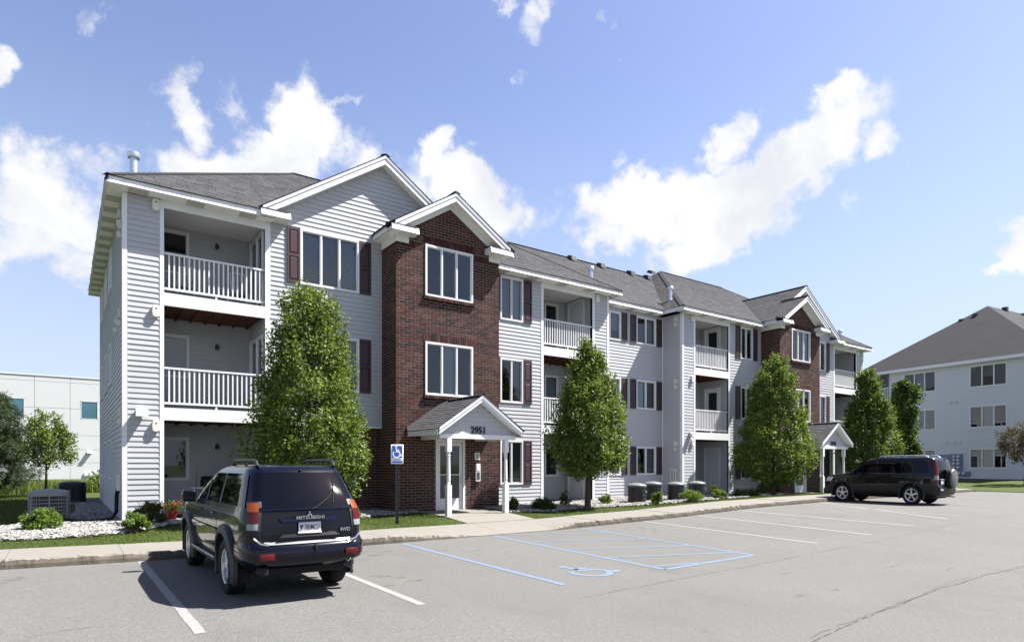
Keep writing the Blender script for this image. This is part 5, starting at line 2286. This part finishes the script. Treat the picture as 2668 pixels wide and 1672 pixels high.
def wheel(root, x, y, r, w, spokes, rim):
    side = -1 if x < 0 else 1
    b = MB()
    h = w / 2
    b.lathe([(rim, -h * .8), (rim + .02, -h), (r - .035, -h), (r - .008, -h * .82), (r, -h * .5), (r, h * .5), (r - .008, h * .82), (r - .035, h), (rim + .02, h), (rim, h * .8)],
            (x, y, r), 'x', 40)
    t = b.build('wheel', 'rubber', root, 40)
    b = MB()
    o = side
    b.lathe([(rim + .004, o * h * .86), (rim - .018, o * h * .80), (rim - .03, o * h * .2), (.001, o * h * .15)], (x, y, r), 'x', 40, mfun=lambda i: 1 if i == 2 else 0)
    xo, xi = x + o * h * .74, x + o * h * .45
    for k in range(spokes):
        a = 2 * math.pi * k / spokes + .3
        ca, sa = math.cos(a), math.sin(a)

        def pt(rr, ww, xx):
            return (xx, y + rr * ca - ww * sa, r + rr * sa + ww * ca)
        for (r0, r1, w0, w1) in [(.04, rim - .012, .026, .036)]:
            b.hexa([pt(r0, -w0, xi), pt(r1, -w1, xi), pt(r1, w1, xi), pt(r0, w0, xi), pt(r0, -w0 * .8, xo + o * .01), pt(r1, -w1 * .8, xo), pt(r1, w1 * .8, xo), pt(r0, w0 * .8, xo + o * .01)])
    b.lathe([(.065, o * h * .4), (.065, o * h * .78), (.05, o * h * .86), (.001, o * h * .88)], (x, y, r), 'x', 18)
    b.build('rim', ['alloy', 'plastic_dark'], t, 40)


def arch_flare(S, root, y, zc, r0, r1, out, m, a0=-18, a1=198):
    for side in (-1, 1):
        b = MB()
        n = 22
        rows = []
        for k in range(n + 1):
            a = R(a0 + (a1 - a0) * k / n)
            ca, sa = math.cos(a), math.sin(a)
            row = []
            for (rr, ex) in [(r0 - .02, -.12), (r0, out), (r0 + .025, out + .012), (r1 - .015, out * .75), (r1, -.004)]:
                yy, zz = y + rr * ca, zc + rr * sa
                row.append((side * (S.side_x(yy, max(zz, .5)) + ex), yy, zz))
            rows.append(row)
        for k in range(n):
            for j in range(4):
                b.quad(rows[k][j], rows[k + 1][j], rows[k + 1][j + 1], rows[k][j + 1])
        b.build('wheel_arch', m, root, 50)


def tubes(root, name, m, paths, rad, n=8):
    b = MB()
    for p in paths:
        b.tube(p, rad, n)
    return b.build(name, m, root, 50)


def rbox(root, name, m, x0, x1, y0, y1, z0, z1, bev=.01, seg=2):
    bm = bmesh.new()
    bmesh.ops.create_cube(bm, size=1)
    for v in bm.verts:
        v.co = Vector(((x0 + x1) / 2 + v.co.x * (x1 - x0), (y0 + y1) / 2 + v.co.y * (y1 - y0), (z0 + z1) / 2 + v.co.z * (z1 - z0)))
    bmesh.ops.bevel(bm, geom=bm.edges[:], offset=bev, segments=seg, affect='EDGES', profile=.5)
    me = bpy.data.meshes.new(name)
    bm.to_mesh(me)
    bm.free()
    return link(name, finish(me, [m], 45), root)


def text_on_rear(root, name, key, m, x, y, z):
    M = Matrix.Translation((x, y, z)) @ Matrix.Rotation(R(90), 4, 'X')
    return placed_text(name, TXT[key], m, M, root)


def dark_suv():
    root = thing('parked_car', 'dark blue off-road car with roof rails parked nose to the kerb in the foreground', 'car', (2.36, 9.80, float(lot_z(2.3))), R(.3), 'cars parked nose to the kerb')
    root.scale = (.85, 1.0, .98)
    S = Shell([(.40, 2.02, -2.20, .78, .45, .30), (.50, 2.10, -2.33, .825, .45, .32), (.62, 2.14, -2.36, .85, .45, .32), (.80, 2.14, -2.36, .86, .45, .32), (.95, 2.10, -2.345, .858, .45, .31),
               (1.03, 2.02, -2.335, .848, .45, .30), (1.075, 1.80, -2.33, .838, .50, .30), (1.10, 1.35, -2.325, .828, .45, .30), (1.13, .98, -2.315, .815, .30, .30),
               (1.22, .80, -2.26, .785, .28, .30), (1.36, .52, -2.165, .742, .26, .30), (1.50, .20, -2.065, .70, .26, .30), (1.575, -.02, -2.01, .672, .3, .30),
               (1.618, -.22, -1.965, .635, .35, .32), (1.645, -.45, -1.87, .56, .4, .35), (1.660, -.75, -1.65, .42, .4, .4)])
    ax = [(1.36, .36), (-1.365, .36)]
    link('body', finish(S.solid('body', ax, .43, .50), ['paint_blue']), root)
    for sx in (-1, 1):
        for y in (1.36, -1.365):
            wheel(root, sx * .745, y, .36, .255, 6, .222)
        # glazing: front door, rear door, long rear quarter
        side_patch(S, root, 'side_window', 'car_glass', sx, (.08, .74, 1.14), (.08, .20, 1.53))
        side_patch(S, root, 'side_window', 'car_glass', sx, (-.80, -.00, 1.14), (-.78, .00, 1.535))
        side_patch(S, root, 'side_window', 'car_glass', sx, (-2.14, -.91, 1.15), (-1.89, -.87, 1.54), nu=14)
        # pillar trim, waist strip, door seams
        side_patch(S, root, 'pillar_trim', 'plastic_dark', sx, (-.9, -.8, 1.15), (-.86, -.78, 1.53), .003, 2, 3)
        side_patch(S, root, 'pillar_trim', 'plastic_dark', sx, (.0, .08, 1.15), (.0, .08, 1.53), .003, 2, 3)
        side_patch(S, root, 'body_strip', 'paint_blue', sx, (-.90, 1.0, .715), (-.90, 1.0, .80), .022, 12, 1)
        for y in (.98, .04, -.86):
            side_patch(S, root, 'door_seam', 'rubber', sx, (y - .005, y + .005, .50), (y - .005, y + .005, 1.13), .0015, 1, 6)
        for y in (.12, -.76):
            h = MB()
            h.tube([(sx * (S.side_x(y, 1.0) - .005), y, 1.0), (sx * (S.side_x(y, 1.0) + .028), y + .03, 1.0), (sx * (S.side_x(y, 1.0) + .028), y + .15, 1.0), (sx * (S.side_x(y, 1.0) - .005), y + .18, 1.0)], .014, 6)
            h.build('door_handle', 'paint_blue', root, 40)
        # step board
        rbox(root, 'step_board', 'plastic_dark', min(sx * .72, sx * .90), max(sx * .72, sx * .90), -.88, .88, .36, .41, .018)
        tubes(root, 'step_trim', 'alloy', [[(sx * .895, -.85, .412), (sx * .895, .85, .412)]], .009)
        rbox(root, 'sill', 'paint_blue', min(sx * .70, sx * .832), max(sx * .70, sx * .832), -.93, .93, .41, .56, .03)
        rbox(root, 'mud_flap', 'rubber', min(sx * .62, sx * .87), max(sx * .62, sx * .87), -1.84, -1.81, .20, .50, .008)
        # mirror
        mr = rbox(root, 'mirror', 'paint_blue', min(sx * .84, sx * 1.06), max(sx * .84, sx * 1.06), .72, .84, 1.08, 1.26, .035, 3)
        q = MB()
        x0, x1 = sx * .865, sx * 1.035
        q.quad((x0, .7185, 1.105), (x1, .7185, 1.105), (x1, .7185, 1.235), (x0, .7185, 1.235))
        q.build('mirror_glass', 'car_glass', mr)
        # roof rail on three feet
        xr = sx * .555
        r = MB()
        P0 = [(xr, -.62, 1.635), (xr, -.68, 1.685), (xr, -.80, 1.705), (xr, -1.70, 1.705), (xr, -1.83, 1.69), (xr, -1.885, 1.63)]
        r.tube(P0, [.02, .021, .022, .022, .024, .026], 8)
        r.tube([(xr, -1.33, 1.63), (xr, -1.33, 1.70)], .018, 6)
        r.build('roof_rail', 'plastic_dark', root, 50)
        # tail lamps wrap round the rear corner
        for (z0, z1, m, nm) in [(1.095, 1.205, 'lamp_amber', 'tail_lamp_amber'), (.965, 1.093, 'lamp_red', 'tail_lamp_red'), (.885, .963, 'tail_clear', 'tail_lamp_clear')]:
            xa, xb = .675 - (z0 - .9) * .10, .80
            lo, hi = (xa, xb - (z0 - .9) * .10, z0 + .003), (xa - .01, xb - (z1 - .9) * .11, z1 - .003)
            if sx < 0:
                lo, hi = (-lo[1], -lo[0], lo[2]), (-hi[1], -hi[0], hi[2])
            rear_patch(S, root, 'tail_lamp', m, lo, hi, .018, 6, 3)
        lo, hi = (.64, .79, .875), (.60, .75, 1.215)
        if sx < 0:
            lo, hi = (-.79, -.64, .875), (-.75, -.60, 1.215)
        rear_patch(S, root, 'lamp_surround', 'plastic_dark', lo, hi, .010, 6, 6)
        # bumper reflectors
        cx = sx * .585
        rbox(root, 'reflector', 'lamp_red', cx - .095, cx + .095, -2.452, -2.42, .535, .615, .008)
        rbox(root, 'head_lamp', 'lamp_clear', min(sx * .45, sx * .78), max(sx * .45, sx * .78), 1.98, 2.10, .82, .98, .03)
    for y in (1.36, -1.365):
        arch_flare(S, root, y, .36, .425, .545, .062, 'plastic_dark')
    # tail: glass, waist moulding, number plate recess, badges
    rear_patch(S, root, 'rear_window', 'car_glass', (-.70, .70, 1.125), (-.605, .605, 1.555), .009, 24, 8)
    rear_patch(S, root, 'tailgate_seam', 'rubber', (-.655, .655, .735), (-.655, .655, .743), .004)
    for sx in (-1, 1):
        rear_patch(S, root, 'tailgate_seam', 'rubber', (sx * .645 - .004, sx * .645 + .004, .735), (sx * .665 - .004, sx * .665 + .004, 1.12), .003, 1, 6)
    b = MB()
    n = 20
    for k in range(n):
        xs = [-.72 + 1.44 * k / n, -.72 + 1.44 * (k + 1) / n]
        p = [[(x, S.rear_y(x, z) - o, z) for z, o in ((1.126, .006), (1.120, .016), (1.108, .017), (1.098, .005))] for x in xs]
        for j in range(3):
            b.quad(p[0][j], p[1][j], p[1][j + 1], p[0][j + 1])
    b.build('waist_moulding', 'paint_blue', root, 60)
    yr = -2.36
    b = MB()
    # plate hood and the lower catch ledge of the tailgate
    b.hexa([(-.40, yr - .002, .985), (.40, yr - .002, .985), (.36, yr - .055, .965), (-.36, yr - .055, .965), (-.40, yr - .002, 1.015), (.40, yr - .002, 1.015), (.36, yr - .05, .985), (-.36, yr - .05, .985)])
    b.build('plate_hood', 'paint_blue', root)
    b = MB()
    b.hexa([(-.42, yr - .04, .79), (.42, yr - .04, .79), (.42, yr + .02, .79), (-.42, yr + .02, .79), (-.36, yr - .012, .83), (.36, yr - .012, .83), (.36, yr + .02, .83), (-.36, yr + .02, .83)])
    b.build('tailgate_ledge', 'paint_blue', root)
    p = rbox(root, 'number_plate', 'plate_white', -.155, .155, yr - .032, yr - .022, .83, .985, .004)
    rbox(root, 'plate_frame', 'vent_box', -.165, .165, yr - .036, yr - .024, .824, .848, .004)
    M = Matrix.Translation((.03, yr - .0335, .868)) @ Matrix.Rotation(R(90), 4, 'X')
    placed_text('plate_text', TXT['plate'], 'plate_blue', M @ Matrix.Diagonal((.62, 1, 1, 1)), p)
    q = MB()
    tx, tz = -.115, .905
    q.quad((tx - .012, yr - .0335, tz - .035), (tx + .004, yr - .0335, tz - .035), (tx + .012, yr - .0335, tz + .005), (tx - .012, yr - .0335, tz + .005))
    q.poly([(tx - .026, yr - .0336, tz + .0), (tx + .02, yr - .0336, tz + .0), (tx + .026, yr - .0336, tz + .032), (tx + .004, yr - .0336, tz + .022), (tx - .012, yr - .0336, tz + .034)])
    q.build('plate_emblem', 'plate_blue', p)
    M = Matrix.Translation((0, yr - .058, 1.000)) @ Matrix.Rotation(R(90), 4, 'X') @ Matrix.Diagonal((1.4, 1, .85, 1))
    placed_text('maker_lettering', TXT['maker'], 'badge', M, root)
    text_on_rear(root, 'badge_lettering', '4wd', 'badge', .52, yr - .006, .825)
    # three-diamond emblem
    b = MB()
    cz, rr = 1.055, .030
    for k in range(3):
        a = R(90 + 120 * k)
        d = Vector((math.cos(a), math.sin(a)))
        t = Vector((-d.y, d.x))
        pts = [Vector((0, 0)) + d * .003, d * rr * .62 + t * rr * .36, d * rr * 1.24, d * rr * .62 - t * rr * .36]
        b.hexa([(v.x, yr + .0, cz + v.y) for v in pts] + [(v.x, yr - .030, cz + v.y) for v in pts])
    b.build('emblem', 'badge', root)
    # wiper
    tubes(root, 'wiper', 'rubber', [[(x_, S.rear_y(x_, z_) - .03, z_) for x_, z_ in ((.05, 1.115), (.12, 1.135), (.28, 1.22), (.42, 1.31))]], .009, 6)
    tubes(root, 'wiper_blade', 'rubber', [[(x_, S.rear_y(x_, z_) - .018, z_) for x_, z_ in ((.37, 1.17), (.42, 1.31), (.46, 1.46))]], .008, 6)
    rbox(root, 'washer_jet', 'rubber', -.015, .015, -2.03, -2.0, 1.572, 1.592, .005)
    # bumper with bright step edge
    B = Shell([(.46, -1.60, -2.40, .80, .2, .34), (.50, -1.60, -2.44, .855, .2, .36), (.56, -1.60, -2.455, .872, .2, .36), (.665, -1.60, -2.45, .87, .2, .36), (.70, -1.60, -2.42, .862, .2, .34), (.735, -1.60, -2.38, .855, .2, .33)])
    link('rear_bumper', finish(B.solid('rear_bumper', [(-1.365, .36)], .44, .50), ['paint_blue'], 40), root)
    b = MB()
    b.grid(lambda u, v: (-.60 + 1.20 * u, B.rear_y(-.60 + 1.20 * u, .70) - .004 + .05 * v, .712 + .030 * v), 20, 2)
    b.build('bumper_step', 'badge', root, 40)
    for sx in (-1, 1):
        tubes(root, 'bumper_trim', 'chrome', [[(sx * .57, -2.425, .715), (sx * .66, -2.40, .735), (sx * .735, -2.36, .79)]], .012, 6)
    tubes(root, 'tow_eye', 'rubber', [[(.05, -2.46, .70), (.05, -2.47, .65), (.05, -2.46, .62)]], .012, 6)
    # underside, axle, exhaust
    rbox(root, 'underbody', 'rubber', -.62, .62, -2.15, 1.9, .30, .45, .04)
    tubes(root, 'axle', 'rubber', [[(-.7, -1.365, .34), (.7, -1.365, .34)], [(-.7, 1.36, .34), (.7, 1.36, .34)]], .06)
    rbox(root, 'tow_hitch', 'rubber', -.66, -.56, -2.40, -2.2, .36, .45, .01)
    tubes(root, 'tail_pipe', 'alloy', [[(.60, -1.9, .40), (.62, -2.2, .38), (.66, -2.36, .35)]], .03, 10)
    rbox(root, 'windscreen_cowl', 'plastic_dark', -.66, .66, .92, 1.02, 1.095, 1.125, .008)
    b = MB()
    b.grid(lambda u, v: ((-.62 + 1.24 * u) * (1 - .13 * v), .79 - .79 * v + .0 + .012, 1.235 + .325 * v), 10, 5)
    b.build('windscreen', 'car_glass', root, 40)
    tubes(root, 'aerial', 'rubber', [[(-.80, .95, 1.1), (-.82, .80, 1.62)]], .004, 5)
    return root


def black_suv():
    root = thing('parked_car', 'black compact off-road car with grey spare wheel cover parked far right', 'car', (24.42, 10.58, float(lot_z(24.3))), R(.4), 'cars parked nose to the kerb')
    root.scale = (.90, .89, 1.0)
    S = Shell([(.30, 2.02, -2.12, .78, .45, .25), (.40, 2.16, -2.22, .84, .50, .25), (.55, 2.20, -2.25, .875, .50, .25), (.72, 2.20, -2.22, .885, .50, .25), (.88, 2.15, -2.21, .882, .50, .22),
               (.955, 2.05, -2.205, .872, .5, .22), (1.00, 1.88, -2.20, .86, .48, .22), (1.035, 1.55, -2.195, .85, .4, .22), (1.065, 1.22, -2.19, .84, .3, .22), (1.16, 1.06, -2.18, .815, .25, .22),
               (1.30, .84, -2.16, .78, .25, .22), (1.45, .60, -2.125, .742, .25, .22), (1.55, .42, -2.085, .712, .28, .24), (1.605, .26, -2.03, .68, .32, .26), (1.635, .02, -1.93, .61, .4, .3), (1.65, -.35, -1.7, .46, .4, .3)])
    ax = [(1.31, .335), (-1.31, .335)]
    link('body', finish(S.solid('body', ax, .40, .52), ['paint_black']), root)
    for sx in (-1, 1):
        for y in (1.31, -1.31):
            wheel(root, sx * .775, y, .335, .215, 5, .225)
        side_patch(S, root, 'side_window', 'car_glass', sx, (.02, .96, 1.10), (.02, .46, 1.50))
        side_patch(S, root, 'side_window', 'car_glass', sx, (-.92, -.05, 1.10), (-.88, -.05, 1.505))
        side_patch(S, root, 'side_window', 'car_glass', sx, (-1.90, -1.02, 1.11), (-1.80, -.98, 1.505))
        side_patch(S, root, 'cladding', 'cladding', sx, (-.90, .90, .32), (-.90, .90, .66), .012, 12, 3)
        side_patch(S, root, 'cladding', 'cladding', sx, (-2.1, -1.72, .34), (-2.12, -1.74, .66), .012, 6, 3)
        side_patch(S, root, 'cladding', 'cladding', sx, (1.72, 2.05, .34), (1.74, 2.08, .62), .012, 6, 3)
        for y in (.95, -.02, -.98):
            side_patch(S, root, 'door_seam', 'rubber', sx, (y - .005, y + .005, .34), (y - .005, y + .005, 1.09), .0015, 1, 6)
        for y in (.12, -.80):
            h = MB()
            h.tube([(sx * (S.side_x(y, .95) - .005), y, .95), (sx * (S.side_x(y, .95) + .028), y + .03, .95), (sx * (S.side_x(y, .95) + .028), y + .15, .95), (sx * (S.side_x(y, .95) - .005), y + .18, .95)], .014, 6)
            h.build('door_handle', 'paint_black', root, 40)
        mr = rbox(root, 'mirror', 'paint_black', min(sx * .83, sx * 1.0), max(sx * .83, sx * 1.0), .80, .90, 1.06, 1.19, .03, 3)
        rear = [(1.02, 1.50, 'lamp_red', .60, .70), (.86, 1.015, 'tail_clear', .70, .80), (.76, .855, 'lamp_red', .70, .80)]
        for (z0, z1, m, xa, xb) in rear:
            hw0, hw1 = S.at(z0)[2], S.at(z1)[2]
            lo, hi = (hw0 - .19, hw0 - .012, z0 + .002), (hw1 - .15, hw1 - .015, z1 - .002)
            if sx < 0:
                lo, hi = (-lo[1], -lo[0], lo[2]), (-hi[1], -hi[0], hi[2])
            rear_patch(S, root, 'tail_lamp', m, lo, hi, .02, 6, 6)
            side_patch(S, root, 'tail_lamp', m, sx, (S.at(z0)[1] + .04, S.at(z0)[1] + .12, z0 + .002), (S.at(z1)[1] + .04, S.at(z1)[1] + .10, z1 - .002), .014, 5, 5)
        side_patch(S, root, 'head_lamp', 'lamp_clear', sx, (1.78, 2.02, .76), (1.66, 1.93, .92), .012, 5, 3)
        xr = sx * .56
        r = MB()
        r.tube([(xr, .0, 1.59), (xr, -.06, 1.665), (xr, -.2, 1.685), (xr, -.95, 1.69), (xr, -1.7, 1.68), (xr, -1.82, 1.60)], .02, 8)
        for y in (-.2, -.95, -1.68):
            r.tube([(xr, y - .05, 1.60), (xr, y - .05, 1.68)], .024, 6)
        r.build('roof_rail', 'alloy', root, 50)
    for y in (1.31, -1.31):
        arch_flare(S, root, y, .335, .395, .475, .022, 'cladding')
    rear_patch(S, root, 'rear_window', 'car_glass', (-.64, .64, 1.07), (-.55, .55, 1.50), .008, 16, 6)
    B = Shell([(.32, 1.4, -2.22, .80, .2, .3), (.40, 1.4, -2.29, .86, .2, .32), (.58, 1.4, -2.30, .885, .2, .32), (.66, 1.4, -2.27, .885, .2, .30)])
    link('rear_bumper', finish(B.solid('rear_bumper', [(1.31, .335), (-1.31, .335)], .41, .52), ['cladding'], 40), root)
    rbox(root, 'bumper_lamp', 'lamp_clear', -.80, -.58, -2.30, -2.27, .50, .56, .008)
    rbox(root, 'bumper_lamp', 'lamp_clear', .58, .80, -2.30, -2.27, .50, .56, .008)
    b = MB()
    b.lathe([(.001, .0), (.31, .0), (.335, -.03), (.335, -.17), (.31, -.21), (.29, -.22), (.001, -.225)], (.05, -2.24, .90), 'y', 40, mfun=lambda i: 0 if i >= 3 else 1)
    b.build('spare_wheel', ['spare_cover', 'rubber'], root, 40)
    rbox(root, 'number_plate', 'plate_white', -.62, -.33, -2.235, -2.222, .70, .84, .004)
    rbox(root, 'plate_bar', 'badge', -.66, -.28, -2.25, -2.2, .85, .885, .01)
    rbox(root, 'underbody', 'rubber', -.6, .6, -2.0, 1.85, .22, .36, .04)
    tubes(root, 'axle', 'rubber', [[(-.7, -1.31, .31), (.7, -1.31, .31)], [(-.7, 1.31, .31), (.7, 1.31, .31)]], .05)
    tubes(root, 'tail_pipe', 'alloy', [[(.5, -1.9, .28), (.55, -2.3, .27)]], .025, 10)
    b = MB()
    b.grid(lambda u, v: ((-.68 + 1.36 * u) * (1 - .10 * v), 1.135 - .66 * v + .014, 1.12 + .40 * v), 10, 5)
    b.build('windscreen', 'car_glass', root, 40)
    rbox(root, 'front_bumper', 'cladding', -.74, .74, 1.9, 2.19, .28, .50, .06, 3)
    return root


dark_suv()
black_suv()


# ------------------------------------------------------------------ cooling units, sign, planter, chairs, grill
def cooling_unit(label, x, y, w, h, style, group, skin='ac_grey'):
    z = float(lawn_z(x, y))
    root = thing('air_conditioner', label, 'air conditioner', (x, y, z), group=group)
    p = rbox(root, 'pad', 'concrete_old', -w * .62, w * .62, -w * .62, w * .62, -.04, .075, .012)
    if style == 'square':
        r = w / 2
        ol = []
        for k in range(40):
            t = 2 * math.pi * k / 40
            c, s = math.cos(t), math.sin(t)
            ol.append((math.copysign(abs(c) ** .42, c) * r, math.copysign(abs(s) ** .42, s) * r))
        b = MB()
        n = len(ol)
        k_ = .88
        for i in range(n):
            a, c = ol[i], ol[(i + 1) % n]
            b.quad((a[0] * k_, a[1] * k_, .08), (c[0] * k_, c[1] * k_, .08), (c[0] * k_, c[1] * k_, h - .06), (a[0] * k_, a[1] * k_, h - .06))
        b.build('coil', 'black_metal', root)
        b = MB()
        for (z0, z1, e) in [(.075, .14, 1.0), (h - .10, h - .03, 1.0)]:
            if z0 > .2:
                b.build('base_ring', skin, root)
                b = MB()
            for i in range(n):
                a, c = ol[i], ol[(i + 1) % n]
                b.quad((a[0] * e, a[1] * e, z0), (c[0] * e, c[1] * e, z0), (c[0] * e, c[1] * e, z1), (a[0] * e, a[1] * e, z1))
        top = [(1.0, h - .03), (.97, h), (.6, h + .035), (.18, h + .055), (.0, h + .055)]
        for j in range(len(top) - 1):
            for i in range(n):
                a, c = ol[i], ol[(i + 1) % n]
                (e0, z0), (e1, z1) = top[j], top[j + 1]
                b.quad((a[0] * e0, a[1] * e0, z0), (c[0] * e0, c[1] * e0, z0), (c[0] * e1, c[1] * e1, z1), (a[0] * e1, a[1] * e1, z1))
        b.build('cabinet', skin, root, 40)
        b = MB()
        for j in range(5):
            zz = .14 + (h - .24) * (j + 1) / 6
            b.tube([(q[0] * .985, q[1] * .985, zz) for q in ol] + [(ol[0][0] * .985, ol[0][1] * .985, zz)], .011, 5, cap=False)
        for i in range(0, n):
            q = ol[i]
            b.tube([(q[0] * .97, q[1] * .97, .13), (q[0] * .97, q[1] * .97, h - .09)], .006 if i % 5 else .018, 4, cap=False)
        b.build('guard', skin, root)
    else:
        r = w / 2
        b = MB()
        b.lathe([(r * .93, .08), (r * .93, h - .1)], (0, 0, 0), 'z', 28)
        b.build('coil', 'black_metal', root, 40)
        b = MB()
        for j in range(4):
            zz = .14 + (h - .3) * j / 3
            b.lathe([(r * .94, zz - .012), (r * .985, zz - .012), (r * .985, zz + .012), (r * .94, zz + .012)], (0, 0, 0), 'z', 28)
        b.build('guard', 'plastic_dark', root, 40)
        b = MB()
        b.lathe([(r * .96, h - .16), (r * 1.02, h - .15), (r * 1.02, h - .10), (r * .95, h - .075), (r * .5, h - .035), (r * .2, h - .02), (.001, h - .018)], (0, 0, 0), 'z', 28)
        b.build('cabinet', 'ac_grey', root, 30)
        b = MB()
        b.box(-r * .25, r * .25, r * .72, r * 1.02, .08, h - .2)
        b.build('service_panel', 'ac_grey', root)
        b = MB()
        b.box(r * .35, r * .55, -r * .93, -r * .80, h * .52, h * .60)
        b.build('nameplate', 'badge', root)


AG = 'air conditioners standing in the gravel along the building'
cooling_unit('large square grey air conditioner on a pad beside the left end wall', -.27, 18.35, .80, .74, 'square', AG, 'ac_light')
cooling_unit('dark shaded air conditioner behind the large square one, further along the end wall', .25, 26.6, .78, .74, 'square', AG, 'plastic_dark')  # dark skin puts this unit's shade into its colour
cooling_unit('round cooling unit nearest the rounded pear tree, first of four', 16.25, 15.15, .66, .74, 'round', AG)
cooling_unit('second round cooling unit, partly hidden by a green bush', 17.75, 15.75, .66, .76, 'round', AG)
cooling_unit('third round cooling unit in front of the three service pipes', 18.45, 15.25, .66, .74, 'round', AG)
cooling_unit('last round cooling unit before the ground floor door', 20.1, 15.6, .66, .74, 'round', AG)

# reserved parking sign
sx_, sy_ = 6.62, 14.03
root = thing('parking_sign', 'blue and white reserved parking sign with wheelchair symbol on a dark post', 'sign', (sx_, sy_, float(lawn_z(sx_, sy_))), R(-14))
b = MB()
zt = 1.95
for (x0, x1, y0, y1) in [(-.04, -.018, -.012, .012), (.018, .04, -.012, .012), (-.018, .018, .004, .012)]:
    b.box(x0, x1, y0, y1, -.1, zt - .05)
b.build('post', 'black_metal', root)
pl = rbox(root, 'sign_plate', 'sign_white', -.152, .152, -.020, -.016, zt - .47, zt, .0015, 1)
b = MB()
b.quad((-.127, -.0212, zt - .325), (.127, -.0212, zt - .325), (.127, -.0212, zt - .025), (-.127, -.0212, zt - .025))
b.build('blue_field', 'sign_blue', pl)
o = flat_symbol(lambda x, y, e: (-.127 + .27 * (x - .03), -.0216 - e * .4, zt - .325 + .30 * (y + .0)), 'wheelchair_symbol', 'sign_white', pl)
placed_text('sign_lettering', TXT['permit'], 'sign_blue', Matrix.Translation((0, -.0215, zt - .385)) @ Matrix.Rotation(R(90), 4, 'X') @ Matrix.Diagonal((.86, 1, 1, 1)), pl)
b = MB()
b.quad((-.125, -.0212, zt - .452), (.125, -.0212, zt - .452), (.125, -.0212, zt - .405), (-.125, -.0212, zt - .405))
b.build('blue_band', 'sign_blue', pl)

# red flower pot on the patio
root = thing('flower_pot', 'red flower pot with pink and yellow flowers on the ground floor patio', 'flower pot', (2.12, 17.0, .268))
root.scale = (.84, .84, .84)
b = MB()
b.lathe([(.001, .0), (.10, .0), (.15, .27), (.165, .27), (.165, .32), (.145, .32), (.13, .28), (.001, .28)], (0, 0, 0), 'z', 20)
b.build('pot', 'pot_red', root, 40)
v = rng.normal(size=(420, 3)) * np.array([.13, .13, .07]) + np.array([0, 0, .41])
leaves('foliage', v, (.04, .07), ['lush_0', 'lush_1', 'leaf_1', 'leaf_3'], root)
v = rng.normal(size=(70, 3)) * np.array([.14, .14, .05]) + np.array([0, -.02, .45])
leaves('flowers', v, (.04, .06), ['flower_red', 'flower_red', 'lamp_amber'], root, aspect=1.0, kind='stuff')


def chair(label, x, y, z, rz):
    root = thing('garden_chair', label, 'chair', (x, y, z), rz, 'white plastic chairs on the top left balcony')
    b = MB()
    b.grid(lambda u, v: (-.22 + .44 * u, -.21 + .42 * v, .42 - .02 * math.sin(math.pi * u) + .01 * v), 6, 4)
    b.build('seat', 'white_plastic', root, 40)
    b = MB()
    for k in range(5):
        x0 = -.19 + k * .085
        b.tube([(x0, .20, .43), (x0 * 1.02, .26, .62), (x0 * 1.05, .33, .84)], .014, 5)
    b.tube([(-.235, .20, .42), (-.235, .27, .64), (-.22, .34, .86), (0, .36, .90), (.22, .34, .86), (.235, .27, .64), (.235, .20, .42)], .02, 6)
    b.build('backrest', 'white_plastic', root, 40)
    for sx in (-1, 1):
        for sy in (-1, 1):
            b = MB()
            b.tube([(sx * .21, sy * .19, .42), (sx * .25, sy * .25, .0)], .018, 6)
            b.build('leg', 'white_plastic', root, 40)
        b = MB()
        b.tube([(sx * .235, .27, .64), (sx * .26, .0, .64), (sx * .255, -.2, .62), (sx * .22, -.2, .42)], .018, 6)
        b.build('armrest', 'white_plastic', root, 40)


chair('white plastic chair at the right end of the top left balcony', 3.85, 18.05, 5.80, R(160))
chair('white plastic chair at the left end of the top left balcony', 2.5, 18.25, 5.80, R(200))
# barbecue under the first balcony
root = thing('grill', 'black covered grill with side shelf on the ground floor patio behind the dark blue car', 'grill', (3.35, 18.3, .268))
rbox(root, 'cabinet', 'black_metal', -.30, .30, -.22, .22, .1, .72, .02)
rbox(root, 'shelf', 'light_grey', -.62, .62, -.2, .2, .74, .77, .01)
b = MB()
b.grid(lambda u, v: (-.36 + .72 * u, -.26 + .52 * v, .78 + .28 * math.sin(math.pi * v) ** .6), 8, 10)
b.build('lid', 'black_metal', root, 40)
tubes(root, 'handle', 'alloy', [[(-.25, -.27, .90), (-.25, -.31, .90), (.25, -.31, .90), (.25, -.27, .90)]], .012, 6)
for sx in (-1, 1):
    tubes(root, 'leg', 'black_metal', [[(sx * .27, -.18, .12), (sx * .27, -.18, .0)], [(sx * .27, .18, .12), (sx * .27, .18, .0)]], .02, 6)
